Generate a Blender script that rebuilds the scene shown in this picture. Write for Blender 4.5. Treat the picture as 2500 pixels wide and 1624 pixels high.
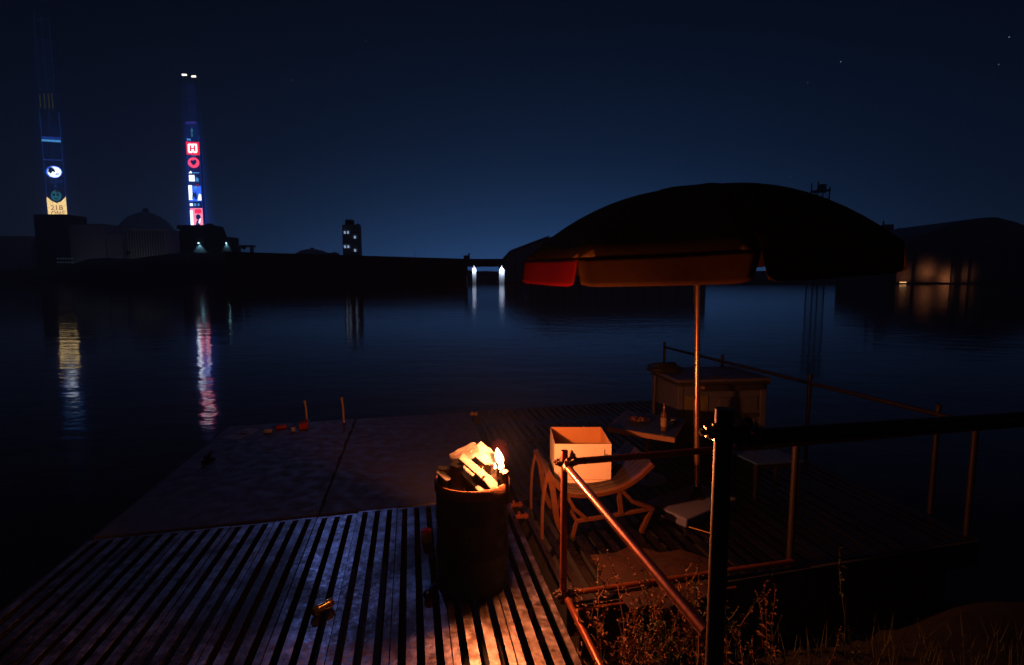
import bpy, bmesh, math, random
from mathutils import Vector, Matrix, Euler, noise
random.seed(7)
R = math.radians
sc = bpy.context.scene
for o in list(bpy.data.objects):
    bpy.data.objects.remove(o)
C = sc.collection

# ---------------------------------------------------------------- camera
cam_d = bpy.data.cameras.new('camera'); cam = bpy.data.objects.new('camera', cam_d); C.objects.link(cam)
cam.location = (0, 0, 2.42); cam.rotation_euler = (R(90 - 5.798), 0, 0)
cam_d.sensor_width = 36; cam_d.lens = 18.72; cam_d.clip_start = .05; cam_d.clip_end = 9000
sc.camera = cam

# ---------------------------------------------------------------- night sky, moon
MOON_EL, MOON_AZ = 30.0, -19.0            # degrees above the horizon, right of straight ahead
w = bpy.data.worlds.new('World'); sc.world = w; w.use_nodes = True
nt = w.node_tree; N = nt.nodes; LK = nt.links
N.clear()
def nd(tree, t, **k):
    n = tree.nodes.new(t)
    for a, b in k.items(): setattr(n, a, b)
    return n
out = nd(nt, 'ShaderNodeOutputWorld'); bg = nd(nt, 'ShaderNodeBackground'); LK.new(bg.outputs[0], out.inputs[0])
sky = nd(nt, 'ShaderNodeTexSky', sky_type='NISHITA'); sky.sun_disc = False
sky.sun_elevation = R(MOON_EL); sky.sun_rotation = R(MOON_AZ); sky.air_density = 1.0; sky.dust_density = .3; sky.ozone_density = 4.0
def mth(op, a=None, b=None, tree=nt):
    n = nd(tree, 'ShaderNodeMath', operation=op)
    for i, v in enumerate((a, b)):
        if v is None: continue
        if isinstance(v, (int, float)): n.inputs[i].default_value = v
        else: tree.links.new(v, n.inputs[i])
    return n.outputs[0]
def mixc(tree, mode, fac, a, b):
    n = nd(tree, 'ShaderNodeMix', data_type='RGBA', blend_type=mode)
    n.clamp_factor = True
    for s, v in ((n.inputs[0], fac), (n.inputs[6], a), (n.inputs[7], b)):
        if isinstance(v, (int, float)): s.default_value = v
        elif isinstance(v, tuple): s.default_value = v if len(v) == 4 else (*v, 1)
        else: tree.links.new(v, s)
    return n.outputs[2]
tc = nd(nt, 'ShaderNodeTexCoord'); sp = nd(nt, 'ShaderNodeSeparateXYZ'); LK.new(tc.outputs['Generated'], sp.inputs[0])
elev = mth('MAXIMUM', sp.outputs[2], 0.0)
vert = mth('POWER', 2.718, mth('MULTIPLY', elev, -7.5))             # glow over the city thins out upwards
hor = mth('POWER', mth('MAXIMUM', mth('ADD', mth('MULTIPLY', sp.outputs[1], .9976), mth('MULTIPLY', sp.outputs[0], .07)), 0.0), 6.5)         # and sideways from the far bank
glow = mth('ADD', mth('MULTIPLY', mth('MULTIPLY', vert, hor), 1.0), mth('MULTIPLY', vert, .02))
glowc = nd(nt, 'ShaderNodeVectorMath', operation='SCALE'); glowc.inputs[0].default_value = (.056, .20, .58); LK.new(glow, glowc.inputs[3])
night = mixc(nt, 'MULTIPLY', 1.0, sky.outputs[0], (.00005, .0001, .0002))
ring = mth('POWER', 2.718, mth('MULTIPLY', elev, -11.0))            # grey city haze all round the horizon
ringc = nd(nt, 'ShaderNodeVectorMath', operation='SCALE'); ringc.inputs[0].default_value = (.014, .0175, .025); LK.new(ring, ringc.inputs[3])
tot = mixc(nt, 'ADD', 1.0, mixc(nt, 'ADD', 1.0, night, glowc.outputs[0]), ringc.outputs[0])
vor = nd(nt, 'ShaderNodeTexVoronoi'); vor.inputs['Scale'].default_value = 60; LK.new(tc.outputs['Generated'], vor.inputs['Vector'])
dot = mth('LESS_THAN', vor.outputs['Distance'], .05)
sepc = nd(nt, 'ShaderNodeSeparateColor'); LK.new(vor.outputs['Color'], sepc.inputs[0])
star = mth('MULTIPLY', mth('MULTIPLY', dot, mth('GREATER_THAN', sepc.outputs[0], .9)), mth('MULTIPLY', sepc.outputs[1], .9))
stc = nd(nt, 'ShaderNodeVectorMath', operation='SCALE'); stc.inputs[0].default_value = (.5, .65, 1); LK.new(star, stc.inputs[3])
tot = mixc(nt, 'ADD', 1.0, tot, stc.outputs[0])
LK.new(tot, bg.inputs[0]); bg.inputs[1].default_value = 1.0

moon_d = bpy.data.lights.new('moon', 'SUN'); moon = bpy.data.objects.new('moon', moon_d); C.objects.link(moon)
moon_d.energy = .085; moon_d.color = (.20, .32, 1.0); moon_d.angle = R(.5)
dv = Vector((math.sin(R(MOON_AZ)) * math.cos(R(MOON_EL)), math.cos(R(MOON_AZ)) * math.cos(R(MOON_EL)), math.sin(R(MOON_EL))))
moon.rotation_euler = dv.to_track_quat('Z', 'Y').to_euler()

vs = sc.view_settings
vs.view_transform = 'Standard'; vs.look = 'None'; vs.exposure = 0; vs.gamma = 1; vs.use_curve_mapping = False
cy = sc.cycles
cy.use_denoising = True; cy.max_bounces = 6; cy.diffuse_bounces = 3; cy.glossy_bounces = 3; cy.transmission_bounces = 4
cy.transparent_max_bounces = 8; cy.volume_bounces = 0; cy.sample_clamp_indirect = 2.0; cy.caustics_reflective = False; cy.caustics_refractive = False

# ---------------------------------------------------------------- materials
M = {}
def mat(name, col, rough=.6, metal=0.0, col2=None, scale=8.0, amount=.6, rvar=.15, bump=.0, bscale=60.0, spec=.5, rnd=0.0, stretch=None, detail=6, pos=False, stain=None):
    m = bpy.data.materials.new(name); m.use_nodes = True; t = m.node_tree
    p = t.nodes['Principled BSDF']
    p.inputs['Metallic'].default_value = metal; p.inputs['Specular IOR Level'].default_value = spec
    tc = nd(t, 'ShaderNodeTexCoord'); co = tc.outputs['Object']
    if pos: co = nd(t, 'ShaderNodeNewGeometry').outputs['Position']
    if rnd:
        oi = nd(t, 'ShaderNodeObjectInfo'); ad = nd(t, 'ShaderNodeVectorMath', operation='ADD')
        sc_ = nd(t, 'ShaderNodeVectorMath', operation='SCALE'); sc_.inputs[0].default_value = (31, 17, 23); t.links.new(oi.outputs['Random'], sc_.inputs[3])
        t.links.new(co, ad.inputs[0]); t.links.new(sc_.outputs[0], ad.inputs[1]); co = ad.outputs[0]
    if stretch:
        mp = nd(t, 'ShaderNodeMapping'); mp.inputs['Scale'].default_value = stretch; t.links.new(co, mp.inputs[0]); co = mp.outputs[0]
    n1 = nd(t, 'ShaderNodeTexNoise'); n1.inputs['Scale'].default_value = scale; n1.inputs['Detail'].default_value = detail; n1.inputs['Roughness'].default_value = .62
    t.links.new(co, n1.inputs[0])
    rp = nd(t, 'ShaderNodeValToRGB'); rp.color_ramp.elements[0].position = .38; rp.color_ramp.elements[1].position = .66
    t.links.new(n1.outputs[0], rp.inputs[0])
    c2 = col2 if col2 else tuple(c * .45 for c in col)
    fac = mth('MULTIPLY', rp.outputs[0], amount, tree=t)
    cc = mixc(t, 'MIX', fac, col, c2)
    if pos:
        oj = nd(t, 'ShaderNodeObjectInfo'); mj = nd(t, 'ShaderNodeMapRange'); mj.inputs[3].default_value = .62; mj.inputs[4].default_value = 1.12; t.links.new(oj.outputs['Random'], mj.inputs[0])
        cj = nd(t, 'ShaderNodeCombineColor'); [t.links.new(mj.outputs[0], cj.inputs[q]) for q in range(3)]
        cc = mixc(t, 'MULTIPLY', 1.0, cc, cj.outputs[0])
    if stain:                                   # wide wet or dirty patches lying across neighbouring pieces
        n4 = nd(t, 'ShaderNodeTexNoise'); n4.inputs['Scale'].default_value = stain[0]; n4.inputs['Detail'].default_value = 5; n4.inputs['Roughness'].default_value = .6; n4.inputs['Distortion'].default_value = .6
        g4 = nd(t, 'ShaderNodeNewGeometry'); t.links.new(g4.outputs['Position'], n4.inputs[0])
        r4 = nd(t, 'ShaderNodeMapRange'); r4.inputs[1].default_value = .47; r4.inputs[2].default_value = .60; t.links.new(n4.outputs[0], r4.inputs[0])
        cc = mixc(t, 'MIX', mth('MULTIPLY', r4.outputs[0], stain[1], tree=t), cc, stain[2])
    t.links.new(cc, p.inputs['Base Color'])
    n2 = nd(t, 'ShaderNodeTexNoise'); n2.inputs['Scale'].default_value = scale * 3.1; n2.inputs['Detail'].default_value = 5; t.links.new(co, n2.inputs[0])
    rr = nd(t, 'ShaderNodeMapRange'); rr.inputs[1].default_value = .3; rr.inputs[2].default_value = .7
    rr.inputs[3].default_value = max(.04, rough - rvar); rr.inputs[4].default_value = min(1, rough + rvar); t.links.new(n2.outputs[0], rr.inputs[0]); t.links.new(rr.outputs[0], p.inputs['Roughness'])
    if bump:
        n3 = nd(t, 'ShaderNodeTexNoise'); n3.inputs['Scale'].default_value = bscale; n3.inputs['Detail'].default_value = 6; t.links.new(co, n3.inputs[0])
        b = nd(t, 'ShaderNodeBump'); b.inputs['Strength'].default_value = bump; b.inputs['Distance'].default_value = .01
        t.links.new(n3.outputs[0], b.inputs['Height']); t.links.new(b.outputs[0], p.inputs['Normal'])
    M[name] = m
    return m
def emit(name, col, strength):
    m = bpy.data.materials.new(name); m.use_nodes = True; t = m.node_tree; t.nodes.clear()
    o = nd(t, 'ShaderNodeOutputMaterial'); e = nd(t, 'ShaderNodeEmission'); e.inputs[0].default_value = (*col, 1); e.inputs[1].default_value = strength
    t.links.new(e.outputs[0], o.inputs[0]); M[name] = m; return m
def volume_emit(name, col, strength):
    m = bpy.data.materials.new(name); m.use_nodes = True; t = m.node_tree; t.nodes.clear()
    o = nd(t, 'ShaderNodeOutputMaterial'); e = nd(t, 'ShaderNodeEmission'); e.inputs[0].default_value = (*col, 1); e.inputs[1].default_value = strength
    t.links.new(e.outputs[0], o.inputs['Volume']); M[name] = m; return m

mat('deck_steel', (.56, .52, .57), .39, 1.0, (.15, .085, .06), 9, .9, .11, .18, 45, pos=True, stain=(.9, .9, (.055, .038, .032)))
mat('deck_shaded', (.105, .09, .105), .40, 1.0, (.07, .05, .045), 9, .75, .13, .2, 45, pos=True, stain=(1.1, .7, (.04, .03, .03)))  # deck steel again, darkened to stand for the unlit right rows
mat('slab', (.115, .115, .14), .62, 0, (.09, .09, .11), 2.2, .35, .15, .25, 35, pos=True, stain=(1.1, .4, (.045, .042, .045)))
mat('moss', (.02, .02, .018), .95, 0, bump=.5)
mat('pontoon', (.03, .03, .032), .7, 0)
mat('drum_paint', (.02, .06, .10), .42, .2, (.022, .014, .012), 5, .5, .15, .3, 30)
mat('drum_rust', (.16, .065, .03), .6, .3, (.05, .025, .015), 14, .8, .15, .4, 60)
mat('ember_ash', (.03, .025, .022), .95, 0, bump=.6)
mat('wood_split', (.15, .14, .125), .9, 0, (.04, .025, .015), 6, .7, .1, .5, 30, rnd=1, stretch=(1, 6, 6))
mat('wood_bark', (.07, .042, .026), .9, 0, (.02, .014, .01), 12, .8, .08, .9, 30, rnd=1)
mat('wood_char', (.02, .017, .015), .85, 0, (.09, .04, .02), 9, .5, .1, .8, 25)
mat('pipe_brown', (.13, .075, .035), .5, .2, (.09, .05, .025), 3, .6, .08, .08, 40)
mat('pipe_rust', (.36, .105, .055), .32, .7, (.24, .07, .038), 3, .6, .06, .06, 40, rnd=1)
mat('pipe_shaded', (.016, .0095, .005), .55, .05, (.018, .011, .006), 3, .6, .08, .08, 40, rnd=1)  # pipe colour darkened to stand for shade beyond the fire's reach
mat('clamp_steel', (.30, .22, .16), .35, .9, (.12, .06, .03), 30, .7, .1)
mat('chair_frame', (.095, .033, .012), .5, 0, (.055, .02, .008), 5, .6, .1, .15, 40, stretch=(1, 5, 5))
mat('chair_slat', (.02, .014, .013), .5, 0, (.012, .009, .009), 6, .6, .1, .2, 40, rnd=1)
mat('frame_shaded', (.010, .009, .009), .7, spec=.2)  # near-black tone puts shade into the low table's frame
mat('board_moonlit', (.035, .09, .24), .4, 0, (.025, .065, .18), 6, .5)  # blue of the moonlight put into the boards' base colour
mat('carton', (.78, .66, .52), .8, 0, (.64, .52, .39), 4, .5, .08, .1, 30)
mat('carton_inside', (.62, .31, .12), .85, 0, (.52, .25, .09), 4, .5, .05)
mat('ink', (.03, .025, .02), .8)
mat('table_top', (.025, .055, .15), .45, 0, (.015, .025, .06), 6, .6, .1, .1)
mat('table_edge', (.24, .11, .045), .55, 0, (.2, .09, .04), 10, .6, .1)
mat('steel_grey', (.3, .29, .29), .38, .8, (.16, .12, .1), 12, .6, .1)
mat('bottle_glass', (.13, .055, .02), .12, 0, (.1, .04, .015), 3, .3, .03, spec=.8)
mat('bottle_label', (.3, .2, .1), .7)
mat('plate_brown', (.2, .09, .05), .5, 0, bump=.3)
mat('freezer_shell', (.12, .12, .17), .55, 0, (.075, .07, .09), 3, .7, .15, .15, 20)
mat('freezer_dark', (.035, .033, .03), .6, 0)
mat('freezer_ochre', (.2, .17, .05), .6, 0, (.1, .08, .03), 5)
mat('tarp_dark', (.015, .015, .014), .6, 0, bump=.5, bscale=15)
mat('base_stone', (.12, .135, .25), .6, 0, (.085, .095, .18), 6, .5, .1, .25, 80)
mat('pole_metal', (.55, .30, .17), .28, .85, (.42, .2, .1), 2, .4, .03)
mat('fabric_red', (.13, .0016, .004), .9, 0, (.10, .0012, .003), 14, .6, .05, .35, 260, spec=.08)
mat('fabric_canopy', (.13, .07, .02), .92, 0, (.09, .046, .014), 9, .6, .05, .35, 260, spec=.05)
mat('fabric_ochre', (.05, .022, .005), .9, 0, (.034, .014, .004), 14, .6, .05, .35, 260, spec=.08)
mat('can_gold', (.85, .62, .22), .22, .8, (.4, .25, .1), 30, .4, .1)
mat('can_blue', (.03, .05, .16), .25, .7, (.02, .03, .1), 30, .4, .1)
mat('can_silver', (.5, .5, .52), .3, .9)
mat('can_red', (.5, .035, .02), .4, .1, (.3, .02, .02), 30, .4)
mat('can_white', (.55, .55, .6), .4, 0)
mat('can_black', (.02, .02, .022), .75, 0, spec=.2)
mat('carton_olive', (.2, .17, .06), .6)
mat('paper', (.42, .46, .55), .7, 0, (.26, .3, .38), 8, .5)
mat('brass', (.75, .48, .15), .35, .1, (.3, .15, .05), 30, .6, .1)
mat('rust_sheet', (.03, .008, .006), .75, .1, (.014, .006, .005), 5, .85, .15, .4, 30)
mat('soil', (.012, .009, .007), .95, 0, (.007, .006, .005), 5, .7, .04, .8, 20)
mat('weed_dry', (.22, .10, .045), .8, 0, (.12, .055, .026), 20, .6, .1, rnd=1)
mat('weed_green', (.075, .085, .03), .8, 0, (.04, .05, .02), 20, .6, .1, rnd=1)
mat('hill_soil', (.022, .022, .018), .95, 0, (.01, .012, .01), .08, .7, .03)
mat('far_concrete', (.05, .05, .05), .85, 0, (.03, .03, .03), .3, .6, .05)
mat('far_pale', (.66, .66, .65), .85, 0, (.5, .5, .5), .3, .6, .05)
mat('far_dark', (.02, .02, .022), .85, 0, (.012, .012, .013), .3, .6, .05)
mat('bridge_concrete', (.5, .5, .52), .8, 0, (.4, .4, .42), .5, .5, .05)
mat('hall_roof', (.16, .17, .17), .7, 0, (.11, .12, .12), .3, .5, .1)
mat('hall_wall', (.2, .17, .15), .7, .0, (.2, .17, .14), .5, .6, .1)
mat('foliage', (.03, .04, .018), .9)
mat('far_steel', (.03, .03, .032), .6, .3)
emit('screen_red', (.8, .02, .04), 2.217); emit('screen_pink', (1, .07, .14), 1.814); emit('screen_white', (.75, .85, 1), 3.224)
emit('screen_blue', (.04, .16, 1), 1.612); emit('screen_dimblue', (.03, .1, .6), 0.564); emit('screen_faint', (.03, .09, .3), 0.121)
emit('screen_cyan', (.1, .45, 1), 1.109); emit('screen_teal', (.04, .28, .38), 0.645); emit('screen_yellow', (1, .70, .30), 2.015)
emit('screen_crimson', (.33, .01, .06), 1.008); emit('screen_olive', (.2, .2, .06), 0.202); emit('screen_black', (.004, .008, .03), 2.015)
emit('screen_strip', (.03, .12, .6), 0.282); emit('screen_violet', (.14, .08, .8), 0.705); emit('screen_rose', (1, .25, .38), 2.015)
emit('window_cold', (.45, .62, 1), .75); emit('window_dim', (.25, .4, .6), .06); emit('lamp_white', (1, .93, .75), 3.5); emit('lamp_teal', (.4, .85, 1), 6.0)
emit('lamp_cold', (.6, .7, 1), 6.0); emit('lamp_warm', (1, .5, .2), 2.0)
emit('flame_core', (1, .5, .22), 13.0)
volume_emit('flame_halo', (1, .07, .02), .55)

# ---------------------------------------------------------------- mesh helpers
class MB:
    def __init__(s): s.v = []; s.f = []; s.m = []; s.cur = 0
    def add(s, vs, fs):
        b = len(s.v); s.v += [tuple(v) for v in vs]; s.f += [tuple(b + i for i in f) for f in fs]; s.m += [s.cur] * len(fs); return s
    def box(s, c, d, rot=None):
        x, y, z = d[0] / 2, d[1] / 2, d[2] / 2; c = Vector(c)
        P = [Vector(p) for p in ((-x, -y, -z), (x, -y, -z), (x, y, -z), (-x, y, -z), (-x, -y, z), (x, -y, z), (x, y, z), (-x, y, z))]
        if rot is not None:
            m = Euler(rot).to_matrix(); P = [m @ p for p in P]
        return s.add([p + c for p in P], [(0, 3, 2, 1), (4, 5, 6, 7), (0, 1, 5, 4), (1, 2, 6, 5), (2, 3, 7, 6), (3, 0, 4, 7)])
    def hexa(s, lo, hi):                       # four lower and four upper corners, same winding
        return s.add(list(lo) + list(hi), [(0, 3, 2, 1), (4, 5, 6, 7), (0, 1, 5, 4), (1, 2, 6, 5), (2, 3, 7, 6), (3, 0, 4, 7)])
    def path(s, pts, rad, n=12, cap=True, flat=1.0, up=None):
        pts = [Vector(p) for p in pts]; k = len(pts)
        rad = rad if isinstance(rad, (list, tuple)) else [rad] * k
        b = []; prev = None
        for i, p in enumerate(pts):
            d = (pts[min(i + 1, k - 1)] - pts[max(i - 1, 0)]).normalized()
            if prev is None:
                a = Vector(up) if up else (Vector((0, 0, 1)) if abs(d.z) < .9 else Vector((1, 0, 0)))
            else: a = prev
            e1 = (a - d * a.dot(d)).normalized(); e2 = d.cross(e1); prev = e1
            for j in range(n):
                t = 2 * math.pi * j / n
                b.append(p + e1 * math.cos(t) * rad[i] * flat + e2 * math.sin(t) * rad[i])
        f = []
        for i in range(k - 1):
            for j in range(n):
                j2 = (j + 1) % n; f.append((i * n + j, i * n + j2, (i + 1) * n + j2, (i + 1) * n + j))
        if cap: f += [tuple(range(n - 1, -1, -1)), tuple((k - 1) * n + j for j in range(n))]
        return s.add(b, f)
    def lathe(s, prof, c=(0, 0, 0), n=32, M4=None):
        v = []
        for r, z in prof:
            for j in range(n):
                t = 2 * math.pi * j / n; p = Vector((r * math.cos(t), r * math.sin(t), z))
                v.append((M4 @ p if M4 else p) + Vector(c))
        f = []
        for i in range(len(prof) - 1):
            for j in range(n):
                j2 = (j + 1) % n; f.append((i * n + j, i * n + j2, (i + 1) * n + j2, (i + 1) * n + j))
        if prof[0][0] > 1e-6: f.append(tuple(range(n - 1, -1, -1)))
        if prof[-1][0] > 1e-6: f.append(tuple((len(prof) - 1) * n + j for j in range(n)))
        return s.add(v, f)
    def prism(s, poly, y0, y1):                # polygon in x,z extruded along y
        n = len(poly); v = [(x, y0, z) for x, z in poly] + [(x, y1, z) for x, z in poly]
        f = [tuple(range(n)), tuple(range(2 * n - 1, n - 1, -1))] + [(i, i + n, (i + 1) % n + n, (i + 1) % n) for i in range(n)]
        return s.add(v, f)
    def plate(s, poly, z0, z1):                # polygon in x,y extruded along z
        n = len(poly); v = [(x, y, z0) for x, y in poly] + [(x, y, z1) for x, y in poly]
        f = [tuple(range(n - 1, -1, -1)), tuple(range(n, 2 * n))] + [(i, (i + 1) % n, (i + 1) % n + n, i + n) for i in range(n)]
        return s.add(v, f)
    def build(s, name, mats, parent=None, smooth=False, bevel=0, recalc=True, solid=0):
        off = LOC.get(parent.name, Vector((0, 0, 0))) if parent else Vector((0, 0, 0))
        me = bpy.data.meshes.new(name); me.from_pydata([tuple(Vector(v) - off) for v in s.v], [], s.f)
        mats = mats if isinstance(mats, (list, tuple)) else [mats]
        for m in mats: me.materials.append(M[m])
        me.polygons.foreach_set('material_index', s.m)
        if recalc:
            bm = bmesh.new(); bm.from_mesh(me); bmesh.ops.recalc_face_normals(bm, faces=bm.faces); bm.to_mesh(me); bm.free()
        o = bpy.data.objects.new(name, me); C.objects.link(o)
        if smooth:
            me.polygons.foreach_set('use_smooth', [True] * len(me.polygons))
            try: me.set_sharp_from_angle(angle=R(40))
            except Exception: pass
        if bevel:
            b = o.modifiers.new('bevel', 'BEVEL'); b.width = bevel; b.segments = 2; b.limit_method = 'ANGLE'
        if solid:
            b = o.modifiers.new('solid', 'SOLIDIFY'); b.thickness = solid; b.offset = 0
        if parent: o.parent = parent; LOC[o.name] = off
        return o
LOC = {}
def thing(name, loc, label, cat, group=None, kind=None):
    o = bpy.data.objects.new(name, None); C.objects.link(o); o.location = loc; o.empty_display_size = .1
    LOC[o.name] = Vector(loc); tag(o, label, cat, group, kind); return o
def tag(o, label=None, cat=None, group=None, kind=None):
    if label: o['label'] = label
    if cat: o['category'] = cat
    if group: o['group'] = group
    if kind: o['kind'] = kind
    return o
def copy_tree(o, parent=None):
    c = o.copy(); C.objects.link(c); c.parent = parent
    for ch in list(o.children): copy_tree(ch, c)
    return c
def text_mesh(body, size):
    cu = bpy.data.curves.new('t', 'FONT'); cu.body = body; cu.size = size; cu.align_x = 'CENTER'; cu.align_y = 'CENTER'; cu.resolution_u = 2
    o = bpy.data.objects.new('t', cu); C.objects.link(o); dg = bpy.context.evaluated_depsgraph_get(); dg.update()
    me = bpy.data.meshes.new_from_object(o.evaluated_get(dg)); vs = [v.co.copy() for v in me.vertices]; fs = [tuple(p.vertices) for p in me.polygons]
    bpy.data.objects.remove(o); bpy.data.meshes.remove(me); return vs, fs

# ================================================================= WATER, BANKS
mw = bpy.data.materials.new('water'); mw.use_nodes = True; t = mw.node_tree; p = t.nodes['Principled BSDF']; M['water'] = mw
p.inputs['Base Color'].default_value = (.002, .005, .008, 1); p.inputs['Roughness'].default_value = .06; p.inputs['IOR'].default_value = 1.33
tcw = nd(t, 'ShaderNodeTexCoord'); mp = nd(t, 'ShaderNodeMapping'); mp.inputs['Scale'].default_value = (.55, 1, 1); t.links.new(tcw.outputs['Object'], mp.inputs[0])
n1 = nd(t, 'ShaderNodeTexNoise'); n1.inputs['Scale'].default_value = 1.1; n1.inputs['Detail'].default_value = 4; t.links.new(mp.outputs[0], n1.inputs[0])
n2 = nd(t, 'ShaderNodeTexNoise'); n2.inputs['Scale'].default_value = .07; n2.inputs['Detail'].default_value = 3; t.links.new(mp.outputs[0], n2.inputs[0])
hsum = mth('ADD', n1.outputs[0], mth('MULTIPLY', n2.outputs[0], 2.0, tree=t), tree=t)
b = nd(t, 'ShaderNodeBump'); b.inputs['Strength'].default_value = .2; b.inputs['Distance'].default_value = .09; t.links.new(hsum, b.inputs['Height']); t.links.new(b.outputs[0], p.inputs['Normal'])
WZ = -.55
o = MB().add([(-1440, -120, WZ), (1140, -120, WZ), (1140, 1400, WZ), (-1440, 1400, WZ)], [(0, 1, 2, 3)]).build('water', 'water', recalc=False)
tag(o, 'calm dark river reflecting the blue night sky', 'water', kind='structure')

# far bank: dark hill with an uneven crest
def ridge(name, crest, y0, y1, m, seed, foot=WZ - .6):
    random.seed(seed); mb = MB(); nx = len(crest); ny = 7; v = []
    for i, (x, z) in enumerate(crest):
        for j in range(ny):
            q = j / (ny - 1)
            yy = y0 + (y1 - y0) * q
            prof = math.sin(min(1, q / .45) * math.pi / 2) if q < .45 else 1 - .25 * (q - .45) / .55
            zz = foot + (z - foot) * prof + random.uniform(-.35, .35) * (1 if 0 < j else 0)
            v.append((x * yy / (y0 + (y1 - y0) * .45), yy, zz))
    f = [(i * ny + j, (i + 1) * ny + j, (i + 1) * ny + j + 1, i * ny + j + 1) for i in range(nx - 1) for j in range(ny - 1)]
    mb.add(v, f); return mb.build(name, m, smooth=True)
cr = [(-900, 7), (-700, 8), (-560, 8.6), (-480, 9.4), (-420, 9.8), (-386, 10.8), (-369, 15.4), (-356, 19), (-339, 19.8), (-319, 19.4), (-302, 21.8), (-285, 24.2), (-258, 25.2), (-231, 25.2), (-211, 23.4), (-184, 21.0), (-150, 17), (-110, 13), (-60, 11), (-20, 9), (40, 8), (120, 8), (240, 9), (420, 9), (700, 10)]
fine = []
random.seed(3)
for (x0, z0), (x1, z1) in zip(cr, cr[1:]):
    k = max(1, int(abs(x1 - x0) / 9))
    for i in range(k):
        q = i / k; fine.append((x0 + (x1 - x0) * q, z0 + (z1 - z0) * q + random.uniform(-.5, .5)))
fine.append(cr[-1])
tag(ridge('hill', fine, 395, 520, 'hill_soil', 5), 'low dark hill along the far bank', 'hill', kind='structure')
# shore the right-hand hall stands on
mb = MB(); mb.plate([(-14, 300), (40, 292), (120, 288), (215, 283), (300, 282), (380, 290), (380, 420), (-14, 420)], WZ - .5, .15)
tag(mb.build('quay_ground', 'hill_soil'), 'low quay on the right of the river', 'quay', kind='structure')

# ================================================================= FAR BUILDINGS
dam = thing('dam_wall', (-90, 291, WZ), 'long dark concrete dam wall along the far bank, left of the lit bridge', 'dam')
mb = MB(); mb.hexa([(-156, 290, WZ - .5), (-24.6, 290, WZ - .5), (-24.6, 300, WZ - .5), (-156, 300, WZ - .5)], [(-155, 291, 16.2), (-24.6, 291, 12.4), (-24.6, 297, 12.4), (-155, 297, 16.2)]); mb.build('wall', 'far_concrete', dam)
mb = MB(); mb.hexa([(-155.5, 290.6, 16.2), (-24.4, 290.6, 12.4), (-24.4, 297.4, 12.4), (-155.5, 297.4, 16.2)], [(-155.5, 290.6, 16.9), (-24.4, 290.6, 13.0), (-24.4, 297.4, 13.0), (-155.5, 297.4, 16.9)]); mb.build('coping', 'far_dark', dam)
for i in range(9):
    x = -148 + i * 14.2
    mb = MB(); zt = 15.4 - (x + 155) * .0291; mb.hexa([(x, 289.2, WZ - .5), (x + 1.6, 289.2, WZ - .5), (x + 1.6, 290.6, WZ - .5), (x, 290.6, WZ - .5)], [(x, 290.2, zt), (x + 1.6, 290.2, zt), (x + 1.6, 291.2, zt), (x, 291.2, zt)]); mb.build('buttress', 'far_concrete', dam)

br = thing('bridge', (-13.5, 292, WZ), 'short concrete bridge with two brightly lit white pillars', 'bridge')
mb = MB(); mb.box((-14.1, 292, 10.45), (20.4, 6, 3.3)); mb.build('deck_beam', 'far_concrete', br)
mb = MB(); mb.box((-14.1, 289.0, 12.5), (20.4, .3, .8)); mb.build('parapet', 'far_dark', br)
for x0, x1 in ((-21.6, -19.3), (-7.1, -4.0)):
    mb = MB(); xm = (x0 + x1) / 2
    mb.hexa([(x0 + .2, 290.2, WZ - .5), (x1 - .2, 290.2, WZ - .5), (x1 - .2, 293, WZ - .5), (x0 + .2, 293, WZ - .5)], [(x0, 290, 8.8), (x1, 290, 8.8), (x1, 293, 8.8), (x0, 293, 8.8)]); mb.build('pillar', 'bridge_concrete', br)
    mb = MB(); mb.box((xm, 288.9, 8.95), (.5, .3, .24)); mb.build('lamp', 'lamp_cold', br)
    ld = bpy.data.lights.new('pillar_light', 'SPOT'); l = bpy.data.objects.new('pillar_light', ld); C.objects.link(l); ld.energy = 9000 if xm > -10 else 6000; ld.color = (.62, .74, 1); ld.spot_size = R(75); ld.spot_blend = .9; ld.shadow_soft_size = .1
    l.location = Vector((xm, 288.8, 8.7)) - LOC[br.name]; l.rotation_euler = (R(34), 0, 0); l.parent = br
mb = MB(); mb.box((-24.6, 292, 13.9), (3.2, 3, 1.9)); mb.box((-23.4, 292, 15.4), (.9, .9, 1.2))
o = mb.build('control_hut', 'far_dark'); tag(o, 'small black hut on the dam end beside the lit bridge', 'hut')
mb = MB(); mb.path([(-54.1, 300, 12), (-54.1, 300, 17.5)], [.16, .05], 6); mb.box((-53.6, 300, 15.6), (1.0, .12, .12))
tag(mb.build('antenna_pole', 'far_steel'), 'thin antenna pole standing on the dam wall', 'antenna')

# slab tower with lit windows
tb = thing('tower_block', (-126, 425, 10), 'narrow dark tower block with six cold lit windows', 'building')
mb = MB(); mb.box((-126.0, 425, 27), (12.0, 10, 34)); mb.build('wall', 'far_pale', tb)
mb = MB(); mb.box((-127.4, 424.9, 46), (5.2, 7, 4.2)); mb.box((-120.8, 424.9, 44.4), (1.4, 6, 1)); mb.build('roof_block', 'far_dark', tb)
for x, z in ((-130.0, 38), (-127.5, 38), (-122.3, 34.3), (-130.2, 27), (-127.6, 27), (-122.4, 24.2)):
    mb = MB(); mb.box((x, 419.7, z), (1.15, .5, 1.9)); wn = mb.build('window', 'window_cold', tb)
    mb = MB(); mb.box((x, 419.5, z - 1.15), (1.5, .9, .25)); mb.build('sill', 'far_dark', wn)
for k in range(4):
    mb = MB(); mb.box((-126, 419.8, 14 + 8 * k), (12.3, .3, .5)); mb.build('floor_band', 'far_dark', tb)

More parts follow.
